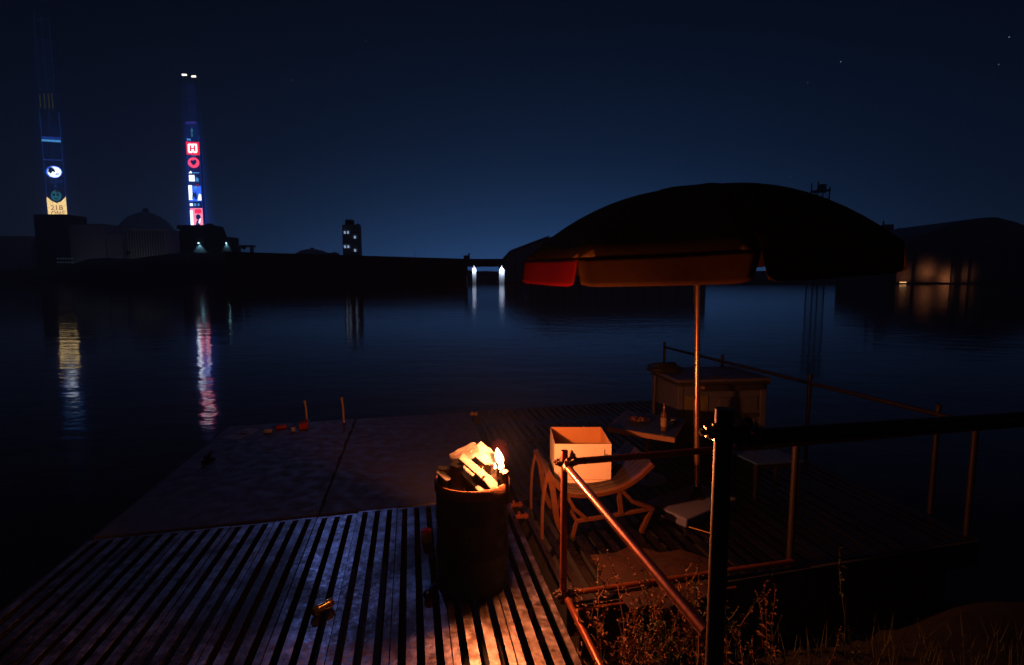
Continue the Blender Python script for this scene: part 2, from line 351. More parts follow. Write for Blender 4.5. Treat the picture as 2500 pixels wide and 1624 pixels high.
# low storage dome, between dam and tower block
def dome(name, c, rx, h, z0, label, m='far_pale', ns=24):
    d = thing(name, (c[0], c[1], z0), label, 'dome')
    mb = MB(); mb.lathe([(rx, z0 - 6), (rx, z0)] + [(rx * math.cos(a), z0 + h * math.sin(a)) for a in [math.pi / 2 * i / 8 for i in range(1, 8)]] + [(0, z0 + h)], (c[0], c[1], 0), ns); mb.build('shell', m, d, smooth=True)
    mb = MB(); mb.lathe([(rx * 1.02, z0 - 1), (rx * 1.02, z0 + .5)], (c[0], c[1], 0), ns); mb.build('ring_beam', 'far_dark', d)
    mb = MB(); mb.lathe([(rx * .1, z0 + h * .96), (rx * .1, z0 + h * 1.12), (0, z0 + h * 1.16)], (c[0], c[1], 0), 10); mb.build('vent', 'far_dark', d)
    return d
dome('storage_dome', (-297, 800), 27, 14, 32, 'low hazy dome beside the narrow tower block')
mb = MB(); mb.box((-272, 800, 33), (26, 14, 14)); mb.box((-264, 800, 40.5), (4, 6, 2))
tag(mb.build('dome_annex', 'far_concrete'), 'flat hazy annex joined to the low dome on its right', 'building')
dome('great_dome', (-845, 1250), 62, 68, 86, 'large faint dome far behind the left-hand blocks')

# left-hand blocks
def block(name, boxes, label, wins=(), m='far_dark', yfront=None):
    x, y, z = boxes[0][0]
    b_ = thing(name, (x, y, z - boxes[0][1][2] / 2), label, 'building')
    for i, (c, d) in enumerate(boxes):
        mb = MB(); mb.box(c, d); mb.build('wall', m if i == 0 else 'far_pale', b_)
        mb = MB(); mb.box((c[0], c[1], c[2] + d[2] / 2 + .4), (d[0] * 1.01, d[1] * 1.01, .8)); mb.build('parapet', m, b_)
    for x, yy, z, sx, sz, wm in wins:
        mb = MB(); mb.box((x, yy, z), (sx, .5, sz)); mb.build('window', wm, b_)
    return b_
block('stepped_block', [((-546, 655, 42), (39, 30, 70)), ((-506, 657, 36), (42, 30, 60)), ((-476, 659, 31), (20, 30, 49))], 'stepped dark block carrying the left light tower',
      [(-541 + 3.4 * i, 639.6, 26 - 4.5 * j, 1.6, 2.0, 'window_dim') for i in range(6) for j in range(2)] + [(-520 + 2.6 * i, 641.6, 20, 1.5, 2.2, 'window_dim') for i in range(4)])
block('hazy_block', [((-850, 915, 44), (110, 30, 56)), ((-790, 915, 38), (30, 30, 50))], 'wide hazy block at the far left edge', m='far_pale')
cy_ = thing('finned_block', (-424, 640, 10), 'pale block with upright fins and small roof lamps, between the two towers', 'building')
mb = MB(); mb.box((-424, 638, 33), (45, 30, 50)); mb.build('wall', 'far_pale', cy_)
mb = MB(); mb.box((-424, 638, 58.5), (46, 31, 1.2)); mb.build('parapet', 'far_pale', cy_)
for k in range(15): mb = MB(); mb.box((-445 + 3 * k, 622.6, 33), (.7, .9, 49)); mb.build('fin', 'far_concrete', cy_)
for x, y, z in ((-436, 624, 59.2), (-433.5, 622, 59.2), (-413, 624, 58.8), (-410, 626, 58.6), (-404, 631, 58.4)):
    mb = MB(); mb.box((x, y, z), (1.5, .5, 1.0)); mb.build('roof_lamp', 'window_dim', cy_)

for T_, p_, e_ in ((cy_, (-424, 598, 22), 1000), (cy_, (-392, 610, 22), 300), (cy_, (-494, 612, 20), 550)):  # added fill lamps, out of sight behind the crest, brightening the block walls
    mb = MB(); mb.path([(p_[0], p_[1], 8), (p_[0], p_[1], p_[2])], .15, 6); mb.lathe([(0, 0), (.4, .1), (.5, .5), (0, .7)], p_, 8); mb.build('fill_lamp', 'far_steel', T_)
    ld = bpy.data.lights.new('fill_light', 'POINT'); l = bpy.data.objects.new('fill_light', ld); C.objects.link(l); ld.energy = e_; ld.color = (.78, .84, 1); ld.shadow_soft_size = .4
    l.location = Vector(p_) + Vector((0, .2, 1.4)) - LOC[T_.name]; l.parent = T_

# house below the right light tower
hs = thing('pitched_house', (-324, 565, 20), 'black house with a teal lamp on its front, under the bright tower', 'house')
mb = MB(); mb.prism([(-343, 22), (-343, 47), (-341.5, 56), (-309, 56), (-304.5, 45), (-304, 22)], 556, 574); mb.build('wall', 'far_dark', hs)
mb = MB(); mb.prism([(-344.5, 53), (-343.5, 57), (-307.5, 57), (-303.2, 44.2), (-304.4, 44.0), (-308.6, 55.6), (-342, 55.6), (-343, 53)], 554.5, 575.5); mb.build('roof', 'far_dark', hs)
mb = MB(); mb.box((-297.5, 565, 33.5), (14, 16, 23)); mb.build('wing', 'far_dark', hs)
mb = MB(); mb.box((-316.5, 566, 58), (5, 5, 3)); mb.build('chimney', 'far_dark', hs)
for x, z, s_, e_ in ((-322.4, 38.6, 1.5, 16000), (-295.2, 38.6, 1.2, 7000), (-333.5, 39, .5, 0), (-311, 39, .5, 0)):
    mb = MB(); mb.lathe([(0, -.3), (s_ * .7, -.3), (s_ * .4, .5), (0, .6)], (x, 554.2 if x < -300 else 556.4, z), 10); mb.build('wall_lamp', 'lamp_teal' if e_ else 'window_dim', hs)
    if e_:
        ld = bpy.data.lights.new('wall_light', 'SPOT'); l = bpy.data.objects.new('wall_light', ld); C.objects.link(l); ld.energy = e_; ld.color = (.3, .75, 1); ld.spot_size = R(95); ld.spot_blend = .7; ld.shadow_soft_size = .2
        l.location = Vector((x, 553.9 if x < -300 else 556.0, z - .6)) - LOC[hs.name]; l.rotation_euler = (R(18), 0, 0); l.parent = hs
mb = MB(); mb.box((-282, 570, 36.4), (17, 10, 1.8)); mb.box((-289, 570, 30), (1.2, 6, 11)); mb.box((-275.5, 570, 30), (1.2, 6, 11))
tag(mb.build('loading_canopy', 'far_pale'), 'low flat canopy on posts right of the black house', 'canopy')

# light towers with advertising screens
def light_tower(name, base, width, z1, label, beams, lamps):
    x, y, z0 = base; T = thing(name, base, label, 'tower')
    mb = MB()
    for sx in (-1, 1):
        for sy in (0, 1): mb.path([(x + sx * width * .46, y + sy * width * .25 + .6, z0 - 12), (x + sx * width * .44, y + sy * width * .25 + .6, z1)], .22, 4)
    zz = z0
    while zz < z1:
        mb.box((x, y + .6, zz), (width * .9, .2, .2)); zz += width * 1.6
    mb.build('mast_frame', 'far_steel', T)
    if width < 20: mb = MB(); mb.box((x, y + width * .16 + .9, (z0 + z1 * .62) / 2), (width * .84, width * .2, z1 * .62 - z0)); mb.build('core', 'far_dark', T)
    for lx, lz, sx in lamps:
        mb = MB(); mb.box((lx, y - .3, lz), (sx, .8, 1.5)); mb.build('top_lamp', 'lamp_white', T)
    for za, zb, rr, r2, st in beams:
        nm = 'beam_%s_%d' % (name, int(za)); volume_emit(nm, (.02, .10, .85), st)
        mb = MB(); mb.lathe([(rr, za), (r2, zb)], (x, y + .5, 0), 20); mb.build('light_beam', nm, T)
    return T
def screen(T, x, y, z, w_, h_, m, kind='rect', name='screen', skew=0.0, sub=None, depth=.35):
    mb = MB()
    if kind == 'rect': poly = [(-.5, -.5), (.5, -.5), (.5, .5), (-.5, .5)]
    elif kind == 'disc': poly = [(.5 * math.cos(2 * math.pi * i / 20), .5 * math.sin(2 * math.pi * i / 20)) for i in range(20)]
    else: poly = kind
    mb.prism([(x + a * w_, z + b_ * h_ + skew * a * w_) for a, b_ in poly], y - depth, y)
    return mb.build(name, m, sub or T)
def writing(T, body, x, y, z, size, m, sx=1.0, name='lettering', sub=None):
    v, f = text_mesh(body, size); mb = MB(); mb.add([(x + a.x * sx, y, z + a.y) for a in v], f); return mb.build(name, m, sub or T, recalc=False)

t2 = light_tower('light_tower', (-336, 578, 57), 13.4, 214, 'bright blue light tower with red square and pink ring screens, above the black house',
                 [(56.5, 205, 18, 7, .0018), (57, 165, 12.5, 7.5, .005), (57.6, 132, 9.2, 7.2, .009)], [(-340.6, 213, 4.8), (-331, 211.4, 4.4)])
Y2 = 577.4
# lowest poster: rose with a black figure shape
s_ = screen(t2, -336.2, Y2, 67, 13, 19.5, 'screen_rose'); screen(t2, -341.2, Y2 - .4, 66, 2.8, 17, 'screen_white', sub=s_, name='stripe'); screen(t2, -334, Y2 - .4, 73.5, 7, 4.5, 'screen_red', sub=s_, name='stripe')
screen(t2, -334.2, Y2 - .5, 67.5, 5, 6, 'screen_black', 'disc', 'shape', sub=s_); screen(t2, -335.2, Y2 - .5, 61, 5, 6, 'screen_black', [(-.5, -.5), (.5, -.5), (.2, .5), (-.1, .5)], 'shape', sub=s_); screen(t2, -333, Y2 - .6, 63.5, 2.5, 5, 'screen_white', [(-.5, -.5), (.1, -.5), (.5, .5), (.2, .5)], 'shape', sub=s_)
for i, (dx, ww) in enumerate(((-4.6, 3), (-.6, 2), (3, 1.6))): screen(t2, -336.4 + dx, Y2, 80.5, ww, 2.6, 'screen_cyan' if i else 'screen_white')
# figure poster
s_ = screen(t2, -336.4, Y2, 92, 13, 16, 'screen_blue'); screen(t2, -341, Y2 - .4, 93, 3.6, 15, 'screen_white', sub=s_, name='stripe'); screen(t2, -331.8, Y2 - .4, 88.5, 3.8, 7, 'screen_white', [(-.5, -.5), (.5, -.5), (.5, .3), (0, .5), (-.3, 0)], 'shape', sub=s_)
screen(t2, -336.8, Y2 - .5, 90.5, 5.4, 9, 'screen_black', [(-.5, -.5), (-.1, -.1), (.1, -.5), (.5, -.4), (.3, .4), (0, .1), (-.3, .5)], 'shape', sub=s_); screen(t2, -335.2, Y2 - .5, 98, 3, 3.6, 'screen_cyan', 'disc', 'shape', sub=s_); screen(t2, -333, Y2 - .5, 100.5, 3, 2.6, 'screen_crimson', 'disc', 'shape', sub=s_)
screen(t2, -338.9, Y2, 108, 5.6, 6.4, 'screen_white'); screen(t2, -333.6, Y2, 106.5, 3.2, 5.2, 'screen_cyan', [(-.5, -.5), (0, -.2), (.5, -.5), (.5, .2), (-.2, .5)])
screen(t2, -340, Y2, 114.3, 3.8, 2.4, 'screen_white', [(-.5, -.5), (.5, -.5), (.1, .5)]); screen(t2, -334.6, Y2, 113.6, 7.6, .8, 'screen_cyan')
# pink ring with a dark mark
s_ = screen(t2, -336, Y2, 124, 12, 11, 'screen_pink', 'disc'); screen(t2, -336, Y2 - .4, 124, 6.4, 6, 'screen_black', [(0, -.5), (.5, 0), (.45, .4), (.15, .5), (0, .3), (-.3, .45), (-.5, .1)], 'mark', sub=s_)
writing(t2, 'I II IIII II', -336, Y2, 131, 1.9, 'screen_cyan', 1.0)
# red square with a white double mark
s_ = screen(t2, -336, Y2, 138.6, 13.6, 13.2, 'screen_red', skew=-.05)
for sx in (-1, 1):
    screen(t2, -336 + sx * 3.9, Y2 - .4, 138.6, 1.7, 8, 'screen_white', name='mark', sub=s_)
    for sz in (-1, 1): screen(t2, -336 + sx * 2.5, Y2 - .4, 138.6 + sz * 3.9, 3.2, 1.6, 'screen_white', name='mark', sub=s_)
screen(t2, -336, Y2 - .45, 140.6, 2.2, 5.0, 'screen_white', name='mark', sub=s_); screen(t2, -336, Y2 - .45, 136.6, 2.2, 4.2, 'screen_white', name='mark', sub=s_); screen(t2, -336, Y2 - .55, 138.5, 6, 1.3, 'screen_red', name='mark', sub=s_)
screen(t2, -339.6, Y2, 147.6, 4, 1.8, 'screen_cyan', skew=-.1)
screen(t2, -336, Y2, 155, 3.2, 9, 'screen_teal', [(-.3, -.5), (.3, -.5), (.1, 0), (.5, .2), (0, .5), (-.5, .1), (-.1, 0)])
writing(t2, 'WIVERY', -336, Y2, 164.5, 3.9, 'screen_violet', .86)
screen(t2, -336, Y2, 179, 4.4, 4, 'screen_faint', 'disc'); screen(t2, -336, Y2, 191, 9, .7, 'screen_faint'); screen(t2, -338, Y2, 171.5, 4, 2, 'screen_faint')
for sx in (-1, 1): screen(t2, -336 + sx * 6.6, Y2 + .3, 110, .3, 82, 'screen_dimblue', name='light_strip')

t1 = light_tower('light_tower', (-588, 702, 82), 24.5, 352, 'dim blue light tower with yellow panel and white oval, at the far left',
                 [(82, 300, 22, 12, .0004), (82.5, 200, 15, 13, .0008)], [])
Y1 = 701.2; X1 = -588
s_ = screen(t1, X1, Y1, 94, 24.5, 26, 'screen_yellow', [(-.5, -.5), (.5, -.5), (.5, .5), (.25, .28), (0, .2), (-.25, .3), (-.5, .5)])
writing(t1, '21B', X1, Y1 - .5, 93, 8.5, 'screen_crimson', 1.25, sub=s_); writing(t1, 'ONS', X1 + .6, Y1 - .6, 86, 8, 'screen_crimson', 1.1, sub=s_)
s_ = screen(t1, X1 + .5, Y1 - .4, 108.5, 13.5, 13.5, 'screen_teal', 'disc')
for dx, dz, w_, h_ in ((-2.6, 1.2, 3.4, 3), (2.6, 1.2, 3.4, 3), (0, -3.6, 4, 1.6)): screen(t1, X1 + .5 + dx, Y1 - .9, 108.5 + dz, w_, h_, 'screen_black', 'disc', 'mark', sub=s_)
screen(t1, X1 + 3, Y1 - .9, 113.8, 5, 2, 'screen_olive', sub=s_, name='mark')
writing(t1, 'COLA', X1 + 2, Y1, 126.5, 5.6, 'screen_dimblue', 1.1); writing(t1, 'R', X1 + .5, Y1, 120.4, 5, 'screen_dimblue', 1.2)
s_ = screen(t1, X1, Y1, 138.5, 21, 15.5, 'screen_blue', 'disc'); screen(t1, X1 + .8, Y1 - .4, 138.3, 17.5, 13.5, 'screen_white', 'disc', 'shape', sub=s_)
screen(t1, X1 - 2.6, Y1 - .8, 140.2, 9, 8, 'screen_black', [(-.5, -.2), (-.1, -.5), (.1, -.1), (.5, -.3), (.45, .2), (.1, .5), (-.3, .45)], 'shape', sub=s_); screen(t1, X1 + 4.4, Y1 - .8, 135.6, 4.4, 2.2, 'screen_blue', [(-.5, -.5), (.5, 0), (.4, .5), (-.3, .2)], 'shape', sub=s_)
screen(t1, X1, Y1, 153.5, 23.5, 1.1, 'screen_dimblue', skew=-.04)
for i in range(5): screen(t1, X1 - 6 + 3 * i, Y1, 163 + (i % 2) * 2, 1.4, 2.2, 'screen_faint')
s_ = screen(t1, X1, Y1, 179, 24, 6.5, 'screen_dimblue', skew=-.06); screen(t1, X1, Y1 - .4, 177.2, 24, 2.6, 'screen_cyan', skew=-.06, name='stripe', sub=s_)
screen(t1, X1, Y1, 203, 7, 26, 'screen_faint', [(-.1, -.5), (.25, -.5), (.1, -.1), (.4, .1), (.2, .35), (0, .5), (-.2, .35), (-.4, .15), (-.1, 0)])
for i, dx in enumerate((-10, -4.5, 1, 5.5)): screen(t1, X1 + dx, Y1, 226, 1.1, 19 if i else 15, 'screen_olive')
screen(t1, X1, Y1, 240, 20, .9, 'screen_faint'); screen(t1, X1, Y1, 348, 9, 1.2, 'screen_dimblue', skew=-.06)
for sx in (-1, 0, 1): screen(t1, X1 + sx * 9.5, Y1 + .3, 285, .5, 92, 'screen_faint', name='light_strip')
for k in range(4): screen(t1, X1, Y1, 252 + 24 * k, 18, .7, 'screen_faint')
for sx in (-1, 1): screen(t1, X1 + sx * 12.2, Y1 + .3, 150, .6, 125, 'screen_strip', name='light_strip')

# slant-roofed hall behind the parasol
hl = thing('slant_hall', (30, 335, 0), 'dark hall with one long sloping roof rising behind the parasol', 'hall')
mb = MB(); mb.prism([(-6.4, .1), (-6.4, 13), (.0, 18.6), (19, 25.4), (120, 24), (120, .1)], 331, 372); mb.build('wall', 'far_pale', hl)
mb = MB(); mb.prism([(-7.4, 12.8), (-1.4, 19.4), (23.0, 28.6), (20.8, 26.0), (-.6, 18.2), (-6.2, 12.0)], 329, 374); mb.build('roof', 'hall_roof', hl)
mb = MB(); mb.prism([(20.8, 26.0), (121, 24.2), (121, 25.4), (20.8, 27.6)], 329.2, 374); mb.build('roof', 'hall_roof', hl)
for i in range(12): mb = MB(); mb.box((2 + 10 * i, 330.8, 6.2), (.7, .5, 12)); mb.build('pilaster', 'far_dark', hl)
mb = MB(); mb.box((8.6, 330.6, 8.2), (.7, .6, .7)); mb.build('wall_lamp', 'window_dim', hl)

# barrel-roofed hall on the right, lit by low orange lamps
hr = thing('barrel_hall', (255, 305, 0), 'barrel-roofed hall at the right edge, lit orange along its wall', 'hall')
arc = [(214, 18.5), (222, 23.2), (232, 27.5), (245, 32.6), (258, 35.6), (268, 36.3), (280, 33.4), (295, 27.6), (310, 19)]
mb = MB(); mb.prism([(214, 17.4)] + arc + [(310, 17.4)], 300, 360); mb.build('roof', 'hall_roof', hr, smooth=True)
def corrug(x0, x1, y, z0, z1, nm, m):
    mb = MB(); k = int((x1 - x0) / .45); v = []; f = []
    for i in range(k + 1):
        x = x0 + (x1 - x0) * i / k; yy = y + (.12 if i % 2 else -.12); v += [(x, yy, z0), (x, yy, z1)]
    for i in range(k): f.append((2 * i, 2 * i + 2, 2 * i + 3, 2 * i + 1))
    mb.add(v, f); mb.add([(x0, y + .3, z0), (x1, y + .3, z0), (x1, y + .3, z1), (x0, y + .3, z1)], [(0, 1, 2, 3)]); return mb.build(nm, m, hr, recalc=False)
for x0, x1 in ((216, 224.6), (226, 246.4), (252.6, 256.2), (257.6, 276), (278, 308)): corrug(x0, x1, 301, .1, 17.4, 'wall_panel', 'hall_wall')
for x in (225.3, 247.4, 251.6, 256.9, 277): mb = MB(); mb.box((x, 300.9, 8.7), (1.0, 1.4, 17.3)); mb.build('pillar', 'far_dark', hr)
mb = MB(); mb.box((262, 330, 8.7), (94, 50, 17.2)); mb.build('core_wall', 'far_dark', hr)
mb = MB(); mb.box((250, 300.4, 16.2), (8, .6, 2.4)); mb.build('lintel', 'far_dark', hr)
for x, z, e_ in ((220.5, 3.2, 400), (232.5, 5.6, 1100), (244.3, 2.0, 1500), (254.6, 4, 300)):
    mb = MB(); mb.lathe([(0, 0), (.35, .05), (.42, .5), (.2, .55), (0, .4)], (x, 294.4, .15), 10); mb.build('ground_lamp', 'far_dark', hr)
    ld = bpy.data.lights.new('ground_light', 'SPOT'); l = bpy.data.objects.new('ground_light', ld); C.objects.link(l); ld.energy = e_; ld.color = (1, .36, .13); ld.shadow_soft_size = .3; ld.spot_size = R(120); ld.spot_blend = 1.0; l.rotation_euler = (R(96), 0, 0)
    l.location = Vector((x, 294.6, z)) - LOC[hr.name]; l.parent = hr
mb = MB(); mb.box((210, 287.2, .35), (3.2, .6, .4)); tag(mb.build('kerb_lamp', 'lamp_warm'), 'small pale lamp low on the quay, beside the barrel hall', 'lamp')

def lattice(name, x, y, z1, wd, label, arm):
    T = thing(name, (x, y, 0), label, 'mast')
    legs = [(x + sx * wd / 2, y + sy * wd / 2) for sx, sy in ((-1, -1), (1, -1), (1, 1), (-1, 1))]
    for i, (a, b_) in enumerate(legs):
        mb = MB(); mb.path([(a, b_, 0), (a, b_, z1 - (i % 3) * wd * .45)], wd * .055, 5); mb.build('leg', 'far_steel', T)
    mb = MB(); z = 6
    while z < z1 - wd * .9:
        for i in range(4):
            p0, p1 = legs[i], legs[(i + 1) % 4]
            mb.path([(*p0, z), (*p1, z)], wd * .035, 4); mb.path([(*p0, z), (*p1, z + wd * .9)], wd * .03, 4)
        z += wd * .9
    mb.build('bracing', 'far_steel', T)
    mb = MB(); mb.box((x, y, z1 - wd * .75), (wd * 1.15, wd * 1.15, wd * .12)); mb.box((x + wd * .1, y, z1 - wd * .45), (wd * .5, wd * .5, wd * .5)); mb.build('platform', 'far_steel', T)
    mb = MB(); mb.box((x + wd * .8, y, z1 - wd * arm), (wd * 1.2, wd * .14, wd * .14)); mb.build('arm', 'far_steel', T)
    mb = MB(); mb.path([(x - wd * .12, y, z1 - .3), (x - wd * .12, y, z1 + wd * .12)], wd * .06, 6); mb.build('top_lamp', 'window_dim', T)
    return T
lattice('lattice_mast', 207, 365, 66.5, 7.8, 'taller steel lattice mast with a side arm, above the parasol', 2.4)
lattice('lattice_mast', 252.5, 365, 40.6, 10.4, 'shorter, wider steel lattice mast beside the parasol rim', 1.9)

# small tree at the left end of the dam
def far_tree(x, y, z, h, label):
    T = thing('tree', (x, y, z), label, 'tree', 'small trees on the hill crest')
    mb = MB(); mb.path([(x, y, z - .5), (x + .05, y, z + h * .4), (x, y, z + h * .7)], [.16, .11, .05], 6)
    for k in range(4): a = k * 1.7; mb.path([(x, y, z + h * (.4 + .06 * k)), (x + math.cos(a) * h * .25, y + math.sin(a) * h * .25, z + h * (.66 + .05 * k))], [.07, .02], 5)
    mb.build('trunk', 'wood_bark', T)
    mb = MB()
    for k in range(240):
        d = Vector((random.gauss(0, 1), random.gauss(0, 1), random.gauss(0, 1))).normalized() * random.random() ** .4
        c = Vector((x, y, z + h * .72)) + Vector((d.x * h * .34, d.y * h * .34, d.z * h * .28)); s0 = h * .055
        e1 = Vector((random.gauss(0, 1), random.gauss(0, 1), random.gauss(0, 1))).normalized(); e2 = e1.orthogonal().normalized()
        mb.add([c - e1 * s0, c + e2 * s0, c + e1 * s0, c - e2 * s0], [(0, 1, 2, 3)])
    mb.build('crown', 'foliage', T, recalc=False)
random.seed(11)
far_tree(-146, 293, 16.6, 3.6, 'small round tree on the left end of the dam wall')
far_tree(-314, 440, 19.5, 5.5, 'small ragged tree on the hill crest below the finned block')

# ================================================================= FLOATING DECK
O = Vector((-.02, 5.74, 0)); U = Vector((-.1874, .9823, 0)); V = Vector((.969, .247, 0))
def dk(a, b, z=0.0): return O + V * a + U * b + Vector((0, 0, z))
deck = thing('floating_deck', dk(0, 0), None, None, kind='structure'); deck['label'] = 'floating deck of slotted steel panels and two smooth slabs'
def quad(a0, a1, b0, b1, z0, z1, base=(0, 0)):
    f = lambda a, b, z: V * (a - base[0]) + U * (b - base[1]) + Vector((0, 0, z))
    mb = MB(); mb.hexa([f(a0, b0, z0), f(a1, b0, z0), f(a1, b1, z0), f(a0, b1, z0)], [f(a0, b0, z1), f(a1, b0, z1), f(a1, b1, z1), f(a0, b1, z1)]); return mb
cache = {}
def local_mesh(key, mb, m, bevel=0):
    if key not in cache:
        o = mb.build(key[0], m, None); me = o.data; bpy.data.objects.remove(o); cache[key] = me
    return cache[key]
PW = .392; BD = .03
SL = [(.0, .047), (.101, .169), (.223, .291), (.345, PW)]
def panel_row(a0, n, b0, b1, pm='deck_steel'):
    ln = round(b1 - b0, 3)
    for i in range(n):
        a = a0 + i * .4
        mb = quad(0, PW, 0, BD, -.03, 0); mb2 = quad(0, PW, ln - BD, ln, -.03, 0); mb.add(mb2.v, mb2.f)
        me = local_mesh(('deck_panel', ln, pm), mb, pm)
        pn = bpy.data.objects.new('deck_panel', me); C.objects.link(pn); pn.parent = deck
        pn.location = V * a + U * b0 + Vector((0, 0, random.uniform(-.004, .004))); pn.rotation_euler = (random.uniform(-.0012, .0012), random.uniform(-.006, .006), 0)
        for s0, s1 in SL:
            me = local_mesh(('slat', ln, round(s1 - s0, 3), pm), quad(0, s1 - s0, BD + .001, ln - BD - .001, -.009, 0), pm)
            so = bpy.data.objects.new('slat', me); C.objects.link(so); so.parent = pn; so.location = V * s0 + Vector((0, 0, random.uniform(-.001, .0005)))
random.seed(21)
panel_row(-4.03, 10, -4.25, -.02)
panel_row(.07, 10, -2.03, -.02, 'deck_shaded')
panel_row(.07, 10, .02, 1.93, 'deck_shaded')
panel_row(.07, 10, 1.97, 3.86, 'deck_shaded')
for a0, a1 in ((-4.03, -2.029), (-2.021, -.035)):
    mb = MB(); nb = 14; na = 8; v = []
    mb2 = quad(a0, a1, .02, 3.86, -.22, 0); mb2.v = [tuple(Vector(q) + O) for q in mb2.v]; so = mb2.build('slab', 'slab', deck, bevel=.012)
    so.rotation_euler = (random.uniform(-.002, .002), random.uniform(-.002, .002), 0)
for a0, a1, b0, b1 in ((-3.9, -2.3, -4.1, -.2), (-1.9, -.2, -4.1, -.2), (-3.9, -2.2, .2, 3.7), (-1.85, -.15, .2, 3.7), (.2, 2.0, -1.9, 3.7), (2.2, 3.95, -1.9, 3.7)):
    mb = quad(a0, a1, b0, b1, -.75, -.3); mb.v = [tuple(Vector(q) + O) for q in mb.v]; mb.build('float', 'pontoon', deck)
for a0, a1, b0, b1 in ((-4.05, -.0, -4.27, -4.245), (-4.06, -4.035, -4.25, 3.86), (-4.05, -.02, 3.865, 3.9), (.05, 4.1, 3.865, 3.9), (4.08, 4.12, -2.05, 3.86), (.05, 4.1, -2.07, -2.035)):
    mb = quad(a0, a1, b0, b1, -.24, -.006); mb.v = [tuple(Vector(q) + O) for q in mb.v]; mb.build('edge_beam', 'pontoon', deck)
random.seed(14); mb = MB(); nn = 46; L_, R_ = [], []
for i in range(nn + 1):
    b = .03 + 3.82 * i / nn; k = noise.noise(Vector((i * .35, 2, 0))); wv = .012 * noise.noise(Vector((i * .22, 7, 1)))
    wd = max(.004, .016 + .035 * k + random.uniform(-.006, .006)); L_.append(dk(-2.025 + wv - wd, b, .004)); R_.append(dk(-2.025 + wv + wd * .8, b, .004))
mb.add(L_ + R_, [(i, i + 1, nn + 2 + i, nn + 1 + i) for i in range(nn)]); so = mb.build('seam_moss', 'moss', deck, solid=.006)
# rusty hinges across the gap
for i, b in enumerate((3.62, .12 - .4, .12 - .68)):
    mb = MB(); c = dk(.017, b, .018); mb.box(c, (.13, .05, .03), (0, 0, R(14))); mb.path([c + Vector((-.03, 0, -.03)), c + Vector((-.03, 0, .045))], .016, 8); mb.path([c + Vector((.04, .0, -.03)), c + Vector((.04, .0, .035))], .014, 8)
    o = mb.build('hinge_bracket', 'brass' if i == 0 else 'pipe_rust', None, bevel=.004)
    tag(o, ('orange hinge bracket at the far end of the deck gap', 'rusty hinge bracket just behind the drum, upper one', 'rusty hinge bracket beside the drum, lower one')[i], 'bracket', 'hinge brackets in the deck gap')

# bank with soil on the right-hand side of the deck
mb = MB(); v = []; nx, ny = 46, 30
for j in range(ny):
    for i in range(nx):
        x = .56 + i * .17; y = -1.2 + j * .171 + .25 * (x - .56)
        xx = x - .19 * (y - 3.6) if y < 3.6 else x
        z = -.30 + .12 * noise.noise(Vector((xx * 1.1, y * 1.1, 0))) + .05 * noise.noise(Vector((xx * 4, y * 4, 3)))
        if j >= ny - 3: z -= (j - ny + 4) * .12
        v.append((xx, y, z))
mb.add(v, [(j * nx + i, j * nx + i + 1, (j + 1) * nx + i + 1, (j + 1) * nx + i) for j in range(ny - 1) for i in range(nx - 1)])
tag(mb.build('bank_ground', 'soil', smooth=True), 'dark soil bank beside the deck', 'ground', kind='structure')

# ================================================================= DRUM, FIRE, LOGS
DC = Vector((-.316, 4.083, 0)); DR = .285; DH = .85
dr = thing('oil_drum', DC, 'dark steel oil drum filled with burning firewood', 'drum')
prof = [(0, .01), (DR - .01, .0), (DR + .006, .008), (DR + .006, .022), (DR, .03)]
for zc in (.29, .57):
    prof += [(DR, zc - .03), (DR + .008, zc - .012), (DR + .008, zc + .012), (DR, zc + .03)]
prof += [(DR, DH - .03), (DR - .006, DH - .03), (DR - .012, DH - .1), (DR - .012, .52), (0, .5)]
mb = MB(); mb.lathe(prof, DC, 56); mb.build('shell', 'drum_paint', dr, smooth=True)
mb = MB(); mb.lathe([(DR - .004, DH - .085), (DR + .012, DH - .075), (DR + .013, DH - .01), (DR + .006, DH), (DR - .008, DH), (DR - .012, DH - .02), (DR - .012, DH - .085), (DR - .004, DH - .085)], DC, 56); mb.build('rim_band', 'drum_rust', dr, smooth=True)
mb = MB(); mb.lathe([(0, .62), (.2, .61), (.268, .57)], DC, 30); mb.build('ash_bed', 'ember_ash', dr, smooth=True)

